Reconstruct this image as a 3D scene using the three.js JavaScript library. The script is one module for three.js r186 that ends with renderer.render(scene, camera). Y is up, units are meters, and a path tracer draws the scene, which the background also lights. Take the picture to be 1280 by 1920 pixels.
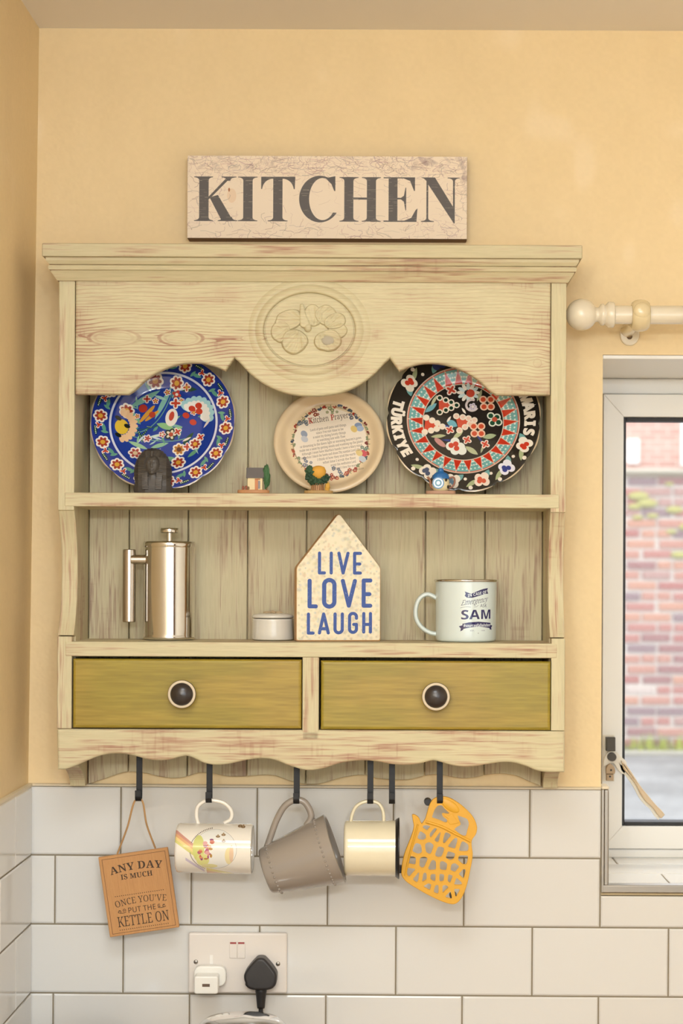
import * as THREE from 'three';
import { RoundedBoxGeometry } from 'three/addons/geometries/RoundedBoxGeometry.js';
import { mergeGeometries, toCreasedNormals, mergeVertices } from 'three/addons/utils/BufferGeometryUtils.js';
import { MarchingCubes } from 'three/addons/objects/MarchingCubes.js';
import { RectAreaLightUniformsLib } from 'three/addons/lights/RectAreaLightUniformsLib.js';

// ---------- camera, sky, lights, exposure ----------
const EYE = 1.72, DIST = 2.8, FPX = 3560, VX = 733, VY = 1085, ROLL = 0.0043;
const scene = new THREE.Scene();
const camera = new THREE.PerspectiveCamera(2 * Math.atan(960 / FPX) * 180 / Math.PI, 1280 / 1920, 0.05, 200);
camera.position.set(0, EYE, DIST);
camera.rotation.z = ROLL;
camera.setViewOffset(1280, 1920, 640 - VX, 960 - VY, 1280, 1920);   // shift lens, the back is parallel to the wall
camera.focus = 2.68;
camera.userData.fStop = 6.5;
scene.background = new THREE.Color(0.86, 0.93, 1.0);
scene.backgroundIntensity = 3.6;                                     // overcast daylight
const renderer = new THREE.WebGLRenderer();
renderer.toneMapping = THREE.LinearToneMapping;
renderer.toneMappingExposure = 0.92;
renderer.shadowMap.enabled = true;
RectAreaLightUniformsLib.init();
const CEIL = EYE + 0.8095, FLOOR = 0, XL = -0.5335, XR = 2.6, ZR = 4.3;
const ADDED_PANEL = { x: -0.1, z: 1.6, w: 0.6, d: 0.6, power: 7.5 };  // unseen ceiling panel, added to brighten the room from above
const addedPanelLight = new THREE.RectAreaLight(new THREE.Color(0.88, 0.95, 1.0), ADDED_PANEL.power, ADDED_PANEL.w, ADDED_PANEL.d);
addedPanelLight.name = 'added_panel_light';
addedPanelLight.position.set(ADDED_PANEL.x, CEIL - 0.034, ADDED_PANEL.z);
addedPanelLight.rotation.x = -Math.PI / 2;
scene.add(addedPanelLight);
// three unseen globe lamps, added behind the camera to flatten the light
const ADDED_GLOBES = { x: [-0.4, -0.04, 0.32], y: CEIL - 0.42, z: 3.05, r: 0.065, power: 2.2 };
for (const x of ADDED_GLOBES.x) {
  const l = new THREE.PointLight(new THREE.Color(0.88, 0.95, 1.0), ADDED_GLOBES.power);
  l.name = 'added_globe_light'; l.position.set(x, ADDED_GLOBES.y, ADDED_GLOBES.z); l.castShadow = true; l.shadow.radius = ADDED_GLOBES.r / 0.02;
  scene.add(l);
}

// ---------- helpers ----------
const V3 = (x, y, z) => new THREE.Vector3(x, y, z);
const V2 = (x, y) => new THREE.Vector2(x, y);
// a pixel of the photograph and a distance from the wall -> a point
function P(px, py, z) {
  const a = px - VX, b = py - VY, s = (DIST - z) / FPX;
  return V3((a + b * ROLL) * s, EYE - (b - a * ROLL) * s, z);
}
const M = (z) => (DIST - z) / FPX;            // metres per pixel at a distance from the wall
function rng(seed) {
  let a = seed >>> 0;
  return () => { a = (a + 0x6D2B79F5) | 0; let t = Math.imul(a ^ (a >>> 15), 1 | a); t = (t + Math.imul(t ^ (t >>> 7), 61 | t)) ^ t; return ((t ^ (t >>> 14)) >>> 0) / 4294967296; };
}
const taken = {};
const numbered = (n) => { const k = taken[n] = (taken[n] ?? -1) + 1; return k ? n + '_' + String(k).padStart(3, '0') : n; };
function thing(name, label, category, pos = [0, 0, 0], group) {
  const o = new THREE.Group(); o.name = numbered(name); o.position.set(...pos);
  o.userData = { label, category }; if (group) o.userData.group = group;
  scene.add(o); return o;
}
function single(name, label, category, geo, mat, pos = [0, 0, 0], group) {
  const o = new THREE.Mesh(geo, mat); o.name = numbered(name); o.position.set(...pos);
  o.userData = { label, category }; if (group) o.userData.group = group;
  o.castShadow = o.receiveShadow = true; scene.add(o); return o;
}
function struct(name, geo, mat, parent) {
  const o = geo ? new THREE.Mesh(geo, mat) : new THREE.Group(); o.name = name; o.castShadow = o.receiveShadow = true;
  if (!parent) o.userData.kind = 'structure';
  (parent ?? scene).add(o); return o;
}
function part(name, geo, mat, parent, label) {            // geometry in the parent's own axes
  const o = new THREE.Mesh(geo, mat); o.name = name; o.castShadow = o.receiveShadow = true;
  if (label) o.userData.label = label;
  parent.add(o); return o;
}
// the same with geometry given in world axes, for things that are not turned
function wpart(name, geo, mat, parent, label) {
  let t = parent; const off = V3(0, 0, 0);
  while (t && t !== scene) { off.add(t.position); t = t.parent; }
  geo.translate(-off.x, -off.y, -off.z);
  return part(name, geo, mat, parent, label);
}
// texture coordinates in metres; u runs along the grain
function uvBox(g, grain = 'x', ou = 0, ov = 0) {
  if (g.index) g = g.toNonIndexed();
  const p = g.attributes.position, n = g.attributes.normal, uv = new Float32Array(p.count * 2);
  const axes = { x: 0, y: 1, z: 2 }, G = axes[grain];
  for (let i = 0; i < p.count; i++) {
    const c = [p.getX(i), p.getY(i), p.getZ(i)], m = [Math.abs(n.getX(i)), Math.abs(n.getY(i)), Math.abs(n.getZ(i))];
    const d = m[2] >= m[0] && m[2] >= m[1] ? 2 : m[0] >= m[1] ? 0 : 1;
    const rest = [0, 1, 2].filter((k) => k !== d);
    const a = rest.includes(G) ? G : rest[0], b = rest.find((k) => k !== a);
    uv[i * 2] = c[a] + ou; uv[i * 2 + 1] = c[b] + ov + d * 0.11;
  }
  g.setAttribute('uv', new THREE.BufferAttribute(uv, 2));
  return g;
}
let uvSeed = rng(77);
function box(x0, x1, y0, y1, z0, z1, r = 0.0015, grain = 'x') {
  const g = new RoundedBoxGeometry(x1 - x0, y1 - y0, z1 - z0, 1, Math.min(r, (x1 - x0) / 2.1, (y1 - y0) / 2.1, (z1 - z0) / 2.1));
  g.translate((x0 + x1) / 2, (y0 + y1) / 2, (z0 + z1) / 2);
  return uvBox(g, grain, uvSeed(), uvSeed());
}
// a block with a chamfered front, 20 triangles, for tiles, bricks and planks; centred, front towards +z
function chamfer(w, h, d, c, cz = c) {
  const a = w / 2, b = h / 2, pos = [], q = (p1, p2, p3, p4) => pos.push(...p1, ...p2, ...p3, ...p1, ...p3, ...p4);
  const F = [[-a + c, -b + c, d], [a - c, -b + c, d], [a - c, b - c, d], [-a + c, b - c, d]];
  const S = [[-a, -b, d - cz], [a, -b, d - cz], [a, b, d - cz], [-a, b, d - cz]], B = S.map((s) => [s[0], s[1], 0]);
  q(...F);
  for (let i = 0; i < 4; i++) { const j = (i + 1) % 4; q(S[i], S[j], F[j], F[i]); q(B[i], B[j], S[j], S[i]); }
  q(B[3], B[2], B[1], B[0]);
  const g = new THREE.BufferGeometry(); g.setAttribute('position', new THREE.Float32BufferAttribute(pos, 3)); g.computeVertexNormals();
  return uvBox(g, 'x');
}
function extrude(shape, depth, bevel = 0.001, seg = 2, curve = 12) {   // front face at z = depth, back at 0
  const g = new THREE.ExtrudeGeometry(shape, { depth: depth - 2 * bevel, bevelEnabled: bevel > 0, bevelThickness: bevel, bevelSize: bevel, bevelOffset: -bevel, bevelSegments: seg, curveSegments: curve });
  g.translate(0, 0, bevel); return g;
}
function poly(pts) { const s = new THREE.Shape(); pts.forEach(([x, y], i) => i ? s.lineTo(x, y) : s.moveTo(x, y)); return s; }
function lathe(pts, seg = 48) { return new THREE.LatheGeometry(pts.map(([x, y]) => V2(x, y)), seg); }
function tube(pts, r, seg = 40, rs = 10, closed = false) { return new THREE.TubeGeometry(new THREE.CatmullRomCurve3(pts, closed), seg, r, rs, closed); }
function caps(g, pts, r) {           // round ends for a tube
  const list = [g];
  for (const p of pts) list.push(new THREE.SphereGeometry(r, 10, 8).translate(p.x, p.y, p.z));
  return merge(list);
}
function merge(list) {
  const l = list.map((g) => { const q = g.index ? g.toNonIndexed() : g.clone(); for (const k of Object.keys(q.attributes)) if (!['position', 'normal', 'uv'].includes(k)) q.deleteAttribute(k); return q; });
  return mergeGeometries(l);
}
const mid = (pts) => new THREE.CatmullRomCurve3(pts.map(([x, y]) => V3(x, y, 0)), false, 'centripetal');
const smoothLine = (pts, n) => mid(pts).getPoints(n).map((p) => [p.x, p.y]);

// ---------- noise and textures ----------
function noiseMaker(seed) {          // value noise that repeats after px, py cells
  const r = rng(seed), T = new Float32Array(65536).map(() => r());
  const h = (i, j) => T[(i * 157 + j * 2711 + ((i * j) % 251) * 31) & 65535];
  return (x, y, px, py) => {
    const xi = Math.floor(x), yi = Math.floor(y); let fx = x - xi, fy = y - yi;
    fx = fx * fx * (3 - 2 * fx); fy = fy * fy * (3 - 2 * fy);
    const a = ((xi % px) + px) % px, b = (a + 1) % px, c = ((yi % py) + py) % py, d = (c + 1) % py;
    return (h(a, c) * (1 - fx) + h(b, c) * fx) * (1 - fy) + (h(a, d) * (1 - fx) + h(b, d) * fx) * fy;
  };
}
const sstep = (a, b, x) => { const t = Math.min(1, Math.max(0, (x - a) / (b - a))); return t * t * (3 - 2 * t); };
const mix = (a, b, t) => a + (b - a) * t;
function dataTex(w, h, fn, srgb, repeat) {
  const d = new Uint8Array(w * h * 4);
  for (let y = 0; y < h; y++) for (let x = 0; x < w; x++) {
    const c = fn(x / w, y / h), i = (y * w + x) * 4;
    d[i] = c[0]; d[i + 1] = c[1]; d[i + 2] = c[2]; d[i + 3] = 255;
  }
  const t = new THREE.DataTexture(d, w, h); t.magFilter = THREE.LinearFilter; t.minFilter = THREE.LinearFilter;
  if (srgb) t.colorSpace = THREE.SRGBColorSpace;
  t.wrapS = t.wrapT = THREE.RepeatWrapping; if (repeat) t.repeat.set(1 / repeat[0], 1 / repeat[1]);
  t.needsUpdate = true; return t;
}
function canvasTex(w, h, draw) {
  const c = document.createElement('canvas'); c.width = w; c.height = h;
  draw(c.getContext('2d'), w, h);
  const t = new THREE.CanvasTexture(c); t.colorSpace = THREE.SRGBColorSpace; return t;
}
const std = (o) => new THREE.MeshPhysicalMaterial(o);
// old brush-painted softwood with the timber rubbed through along the grain
function paintedWood(seed, paint, under, wear, rough = 0.62) {
  const N = noiseMaker(seed), W = 1024, H = 1024, size = [0.72, 0.36], cl = (x) => Math.max(0, Math.min(255, x));
  const field = (u, v) => {
    const w = (N(u * 3, v * 4, 3, 4) - 0.5) * 0.05;
    const f1 = N(u * 9, (v + w) * 110, 9, 110), f2 = N(u * 26, v * 230, 26, 230), f3 = N(u * 60, v * 400, 60, 400);
    const big = 0.6 * N(u * 5, v * 7, 5, 7) + 0.4 * N(u * 11, v * 22, 11, 22);
    return [f1, f2, f3, big];
  };
  const map = dataTex(W, H, (u, v) => {
    const [f1, f2, f3, big] = field(u, v);
    const saw = sstep(0.66, 0.9, N(u * 200, v * 14, 200, 14)) * sstep(0.55, 0.8, big) * 0.16;
    const k = sstep(0.80 - wear * 0.5, 1.14 - wear * 0.3, 0.60 * big + 0.30 * f1 + 0.34 * f2) * (0.4 + 0.6 * f3) + saw;
    const t = (big - 0.5) * 10 + (f1 - 0.5) * 12 + (f2 - 0.5) * 8 + (f3 - 0.5) * 5;
    return [0, 1, 2].map((i) => cl(mix(paint[i] + t, under[i] + t, Math.min(1, k * 1.15))));
  }, true, size);
  const bump = dataTex(512, 512, (u, v) => { const [f1, f2] = field(u, v); const c = cl(90 + 90 * f1 + 70 * f2); return [c, c, c]; }, false, size);
  return std({ map, bumpMap: bump, bumpScale: 0.0006, roughness: rough });
}
const PAINT = [209, 197, 159];
const mat = {
  wood: paintedWood(3, PAINT, [160, 118, 94], 0.42),
  woodWorn: paintedWood(8, [207, 194, 156], [160, 120, 96], 0.55),
  plank: paintedWood(15, [203, 191, 156], [148, 120, 98], 0.55),
  white: std({ color: 0xf1efe9, roughness: 0.35 }),
};
// frieze board: cathedral grain lines around knots
{
  const N = noiseMaker(41), LX = 0.672, LY = 0.17, cl = (x) => Math.max(0, Math.min(255, x));
  const knots = [[0.149, 0.079, 0.03, 0.0105, 1], [0.648, 0.047, 0.006, 0.006, 0.6], [0.052, 0.08, 0.036, 0.011, 0.7], [0.25, 0.08, 0.017, 0.004, 0.8]];
  const map = dataTex(2048, 512, (u, v) => {
    const x = u * LX, y = v * LY; let g = y; const wob = (N(u * 9, v * 6, 9, 6) - 0.5) * 0.006 + (N(u * 34, v * 18, 34, 18) - 0.5) * 0.0016;
    for (const [kx, ky, a, b] of knots) { const dx = (x - kx) / (a * 1.9), dy = (y - ky) / (b * 2.2); g -= Math.sign(dy) * b * 0.95 * Math.exp(-dx * dx - Math.abs(dy)) * Math.min(1, Math.abs(dy) * 6); }
    g += wob; const ph = g / 0.0052 + (N(u * 2, v * 9, 2, 9) - 0.5) * 1.2, fr = ph - Math.floor(ph), id = Math.floor(ph);
    const heart = Math.exp(-(((y - 0.078) / 0.045) ** 2)) * sstep(0.36, 0.2, x) + Math.exp(-(((y - 0.07) / 0.05) ** 2)) * sstep(0.44, 0.55, x) * 0.6;
    let line = sstep(0.6, 0.88, fr) * (1 - sstep(0.93, 1, fr)) * (0.25 + heart);
    for (const [kx, ky, a, b, m] of knots) { const e = Math.hypot((x - kx) / a, (y - ky) / b) + wob * 40; line = Math.max(line * (e < 1 ? 0.25 : 1), (1 - sstep(0.04, 0.13, Math.abs(e - 0.96))) * m, (1 - sstep(0.03, 0.1, Math.abs(e - 0.7))) * 0.35 * m); }
    const patch = 0.5 * N(u * 7, v * 5, 7, 5) + 0.5 * N(u * 16, v * 14, 16, 14), fine = N(u * 30, v * 170, 30, 170), fine2 = N(u * 110, v * 300, 110, 300), saw = N(u * 260, v * 12, 260, 12);
    const k = Math.min(1, line * (0.35 + 0.65 * sstep(0.25, 0.7, patch + (N(u * 25 + id, v * 6, 25, 6) - 0.5) * 0.6)) * 0.85 + sstep(0.60, 0.95, patch * 0.7 + fine * 0.42) * 0.7 * (0.35 + 0.65 * fine2) + sstep(0.7, 0.9, saw) * sstep(0.6, 0.8, patch) * 0.2);
    const t = (fine - 0.5) * 13 + (fine2 - 0.5) * 9, und = [164, 122, 98];
    return [0, 1, 2].map((i) => cl(mix(PAINT[i] + t, und[i] + t, k)));
  }, true);
  const bump = dataTex(1024, 256, (u, v) => { const c = 90 + 80 * N(u * 30, v * 170, 30, 170) + 60 * N(u * 9, v * 60, 9, 60); return [c, c, c]; }, false);
  mat.frieze = std({ map, bumpMap: bump, bumpScale: 0.0005, roughness: 0.62 });
  mat.friezeSize = [LX, LY];
}
// olive stain over pine
{
  const N = noiseMaker(52);
  const map = dataTex(1024, 512, (u, v) => {
    const f = N(u * 7, v * 60, 7, 60), f2 = N(u * 20, v * 130, 20, 130), b = N(u * 3, v * 4, 3, 4), t = (f - 0.5) * 16 + (f2 - 0.5) * 12;
    const k = sstep(0.35, 0.8, b * 0.7 + f * 0.3);
    return [mix(152, 160, k) + t, mix(132, 133, k) + t, mix(38, 44, k) + t * 0.6].map((c) => Math.max(0, Math.min(255, c)));
  }, true, [0.34, 0.17]);
  mat.olive = std({ map, roughness: 0.42 });
}
// wall paint: brushed emulsion with faint touched-up patches
{
  const N = noiseMaker(61);
  const map = dataTex(1024, 1024, (u, v) => {
    const a = N(u * 6, v * 6, 6, 6), b = N(u * 40, v * 22, 40, 22), c = N(u * 250, v * 250, 250, 250), p = sstep(0.74, 0.86, 0.6 * N(u * 9, v * 13, 9, 13) + 0.4 * b) * 5;
    const t = (a - 0.5) * 5 + (b - 0.5) * 3 + (c - 0.5) * 3;
    return [240 + t + p * 0.7, 214 + t + p, 166 + t + p * 2];
  }, true, [1.4, 1.4]);
  const bump = dataTex(512, 512, (u, v) => { const c = 255 * (0.6 * N(u * 128, v * 128, 128, 128) + 0.4 * N(u * 30, v * 30, 30, 30)); return [c, c, c]; }, false, [0.5, 0.5]);
  mat.paint = std({ map, bumpMap: bump, bumpScale: 0.0004, roughness: 0.6 });
}
mat.pale = std({ color: 0xf0ece4, roughness: 0.7 });
mat.ceiling = std({ color: 0xf3eade, roughness: 0.9 });
mat.tile = [0xe0deda, 0xdedbd6, 0xe2e0dc].map((c) => std({ color: c, roughness: 0.1, ior: 1.5 }));
mat.grout = std({ color: 0x8f8470, roughness: 0.95 });
mat.caulk = std({ color: 0xe4d6bb, roughness: 0.5 });
mat.steel = std({ color: 0xa39d94, metalness: 1, roughness: 0.38 });
mat.chrome = std({ color: 0xdcdad7, metalness: 1, roughness: 0.09 });
mat.black = std({ color: 0x17161a, roughness: 0.45 });
mat.upvc = std({ color: 0xefece6, roughness: 0.3 });
mat.gasket = std({ color: 0x2d2c2d, roughness: 0.6 });

// ---------- the room ----------
const WX0 = P(1128, 1085, 0).x, WX1 = WX0 + 1.25, WY1 = P(1128, 665, 0).y, WY0 = P(1128, 1657, 0).y;   // opening of the window
const WALL = 0.42, TILEZ = 0.008, ZW = -0.268;
{
  // wall around the window, from its outer face to the room
  const s = poly([[XL - 0.3, FLOOR], [XR + 0.3, FLOOR], [XR + 0.3, CEIL + 0.1], [XL - 0.3, CEIL + 0.1]]);
  s.holes.push(poly([[WX0, WY0 - 0.012], [WX0, WY1], [WX1, WY1], [WX1, WY0 - 0.012]]));
  const g = uvBox(extrude(s, WALL, 0)); g.translate(0, 0, -WALL);
  const wall = struct('wall_back', g, mat.paint);

  // tiles on the back wall; rows drop very slightly to the right
  const SL = 0.0024, rowY = (r) => P(53, 1473.5, TILEZ).y - r * 0.1015, px = (x) => P(x, 1600, TILEZ).x;
  const TW = 0.2004, G = 0.0024, rows = [px(226), px(103), px(231.5), px(100.5)];
  const geos = {}, tileGeo = (w, h) => geos[w.toFixed(4) + h.toFixed(4)] ??= chamfer(w, h, 0.007, 0.0022, 0.0012);
  const R = rng(5); let bottom = 0.905;
  for (let r = 0; r < 7; r++) {
    const y1 = rowY(r), y0 = Math.max(bottom, y1 - 0.1015);
    if (y1 - y0 < 0.02) break;
    const start = rows[r % 4]; let x = start - TW * Math.ceil((start - XL) / TW);
    for (; x < XR; x += TW) {
      let a = Math.max(x, XL + 0.001), b = Math.min(x + TW, XR), top = y1;
      if (b - a < 0.012) continue;
      const winTop = rowY(0);
      // beside and below the window opening
      if (y0 > WY0 - 0.012) { if (a >= WX1 || b <= WX0) { /* whole */ } else if (a < WX0) b = WX0; else if (b > WX1) a = WX1; else continue; }
      else if (y1 > WY0 - 0.012 && b > WX0 && a < WX1) {
        if (a < WX0 - 0.01) { b = Math.min(b, WX0); } else top = WY0 - 0.014;
      }
      if (b - a < 0.012) continue;
      const w = b - a - G, h = top - y0 - G;
      const t = part('tile', tileGeo(w, h), mat.tile[Math.floor(R() * 3)], wall);
      const cx = (a + b) / 2;
      t.position.set(cx, (top + y0) / 2 - SL * (cx - XL), 0.001); t.rotation.set((R() - 0.5) * 0.006, (R() - 0.5) * 0.005, -SL);
    }
  }
  // grout bed behind the tiles
  const yt = rowY(0);
  const bed = [[XL, WX0, bottom, yt], [WX0, WX1, bottom, WY0 - 0.013], [WX1, XR, bottom, yt]].map(([a, b, c, d]) => {
    const gg = chamfer(b - a, d - c, 0.0062, 0.0001); gg.translate((a + b) / 2, (c + d) / 2 - SL * ((a + b) / 2 - XL), 0.0001); return gg;
  });
  part('grout', merge(bed), mat.grout, wall);

  // left wall, a touch out of plumb, with its own tiles
  const lw = poly([[XL - 0.25, FLOOR], [XL, FLOOR], [XL, 1.43], [XL + 0.0115, CEIL + 0.02], [XL - 0.25, CEIL + 0.02]]);
  const lg = uvBox(extrude(lw, ZR, 0), 'z');
  const left = struct('wall_left', lg, mat.paint);
  const zs = [0.132, 0.235, 0.126, 0.225];
  for (let r = 0; r < 7; r++) {
    const y1 = rowY(r), y0 = Math.max(bottom, y1 - 0.1015);
    if (y1 - y0 < 0.02) break;
    let a = TILEZ + 0.001, b = zs[r % 4];
    while (a < 1.2) {
      const t = part('tile', tileGeo(b - a - G, y1 - y0 - G), mat.tile[Math.floor(R() * 3)], left);
      t.rotation.y = Math.PI / 2; t.position.set(XL + 0.0006, (y0 + y1) / 2, (a + b) / 2);
      a = b; b += TW;
    }
  }
  const lb = box(XL, XL + 0.0058, bottom, yt, 0.007, 1.33, 0.0002); part('grout', lb, mat.grout, left);
  const z1 = 1.33;

  struct('wall_right', uvBox(new THREE.BoxGeometry(0.25, CEIL, ZR).translate(XR + 0.125, CEIL / 2, ZR / 2), 'z'), mat.pale);
  // wall behind the camera; its broad window opening is added for frontal daylight
  const rs = poly([[XL - 0.25, FLOOR], [XR + 0.25, FLOOR], [XR + 0.25, CEIL + 0.1], [XL - 0.25, CEIL + 0.1]]);
  rs.holes.push(poly([[-0.35, 1.0], [-0.35, 2.2], [1.75, 2.2], [1.75, 1.0]]));
  const rg = uvBox(extrude(rs, 0.25, 0)); rg.translate(0, 0, ZR);
  struct('wall_front', rg, mat.pale);
  const w2 = struct('window_2');  // unseen rear window, added to let more daylight onto the cabinet wall
  const fr2 = [];
  for (const [a, b, c, d] of [[-0.35, 1.75, 1.0, 1.06], [-0.35, 1.75, 2.14, 2.2], [-0.35, -0.29, 1.06, 2.14], [1.69, 1.75, 1.06, 2.14], [0.67, 0.73, 1.06, 2.14]]) fr2.push(box(a, b, c, d, ZR + 0.12, ZR + 0.18, 0.004));
  part('frame', merge(fr2), mat.upvc, w2);
  for (const [a, b] of [[-0.29, 0.67], [0.73, 1.69]]) part('pane', box(a, b, 1.06, 2.14, ZR + 0.148, ZR + 0.152, 0.0005), std({ color: 0xffffff, transmission: 1, thickness: 0, roughness: 0, ior: 1.45 }), w2);
  const d1 = struct('door_1'); part('door_leaf', box(1.82, 2.5, 0.005, 2.0, ZR - 0.04, ZR - 0.002, 0.004, 'y'), std({ color: 0x6b4a30, roughness: 0.4 }), d1); part('door_handle', box(1.86, 1.98, 1.0, 1.02, ZR - 0.09, ZR - 0.07, 0.005), mat.steel, d1);  // unseen door, added as a dark shape for the coffee press to mirror
  part('door_handle_neck', box(1.87, 1.89, 1.0, 1.02, ZR - 0.075, ZR - 0.04, 0.004), mat.steel, d1);
  struct('floor', uvBox(new THREE.BoxGeometry(XR - XL + 0.5, 0.1, ZR + 0.5).translate((XL + XR) / 2, -0.05, ZR / 2 - 0.0)), std({ color: 0xb5a48e, roughness: 0.5 }));
  // ceiling line drops slightly to the right as the photograph shows
  struct('ceiling', uvBox(new THREE.BoxGeometry(XR - XL + 0.5, 0.12, ZR + 0.5).translate((XL + XR) / 2, CEIL + 0.06, ZR / 2)), mat.ceiling);

  // caulk line along the top of the tiles and the metal edges of the sill
  const caulk = chamfer(WX0 - XL, 0.0045, 0.0078, 0.0015, 0.003); caulk.rotateZ(-SL); caulk.translate((WX0 + XL) / 2, yt + 0.0012 - SL * (WX0 - XL) / 2, 0);
  struct('trim_1', merge([caulk, box(XL, XL + 0.0075, yt - 0.0012, yt + 0.0035, 0, z1, 0.001)]), mat.caulk);
  const yv = yt - SL * (WX0 - XL);
  const v = poly([[0, 0], [0.0105, 0], [0.0105, -0.012], [0.0085, -0.012], [0.0085, -0.004], [0.006, -0.0015], [0, -0.001]]);
  const vg = extrude(v, yv - WY0 + 0.012, 0); vg.rotateX(-Math.PI / 2);       // shape y -> -z
  vg.scale(1, 1, -1); const idx = vg.attributes.position; idx.needsUpdate = true;
  const trimV = merge([box(WX0, WX0 + 0.004, WY0 - 0.012, yv, -0.012, 0.0085, 0.0008, 'y'), box(WX0 + 0.004, WX0 + 0.0115, WY0 - 0.012, yv, -0.014, 0.0045, 0.0022, 'y')]);
  struct('trim_2', trimV, mat.steel);
  struct('trim_3', box(WX0 + 0.001, WX1, WY0 - 0.0125, WY0 - 0.0003, -0.012, 0.0088, 0.0018), mat.steel);
  // white mortar edge over the vertical trim
  struct('trim_4', box(WX0 + 0.0002, WX0 + 0.0115, yv, yv + 0.005, -0.03, 0.006, 0.0015), mat.caulk);
  // jamb tiles inside the reveal and tiles lying on the sill
  const sillGeoA = {}; const ga = (w, h) => sillGeoA[w.toFixed(4) + h.toFixed(4)] ??= chamfer(w, h, 0.007, 0.0015, 0.001);
  const whiteTile = std({ color: 0xefeeec, roughness: 0.12 });
  const sillRows = [[-0.0125, -0.103, P(1258, 1657, 0).x], [-0.103, -0.2, P(1258, 1657, 0).x - 0.13], [-0.2, ZW - 0.02, P(1258, 1657, 0).x - 0.055]];
  for (const [z1, z0, joint] of sillRows) {
    let a = WX0 + 0.0115, b = joint;
    while (a < WX1 - 0.01) {
      if (b - a > 0.012) {
        const t = part('sill_tile', ga(b - a - 0.002, z1 - z0 - 0.002), whiteTile, wall);
        t.rotation.x = -Math.PI / 2; t.position.set((a + b) / 2, WY0 - 0.0075, (z0 + z1) / 2);
      }
      a = b; b = Math.min(b + 0.2, WX1);
    }
  }
  part('sill_grout', box(WX0 + 0.0105, WX1, WY0 - 0.013, WY0 - 0.0018, ZW - 0.02, -0.0122, 0.0004), mat.grout, wall);

  // lined reveal: white soffit board
  struct('trim_5', box(WX0 + 0.0002, WX1, WY1 - 0.006, WY1 - 0.0002, ZW - 0.01, -0.0015, 0.0012), mat.upvc);
}

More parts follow.
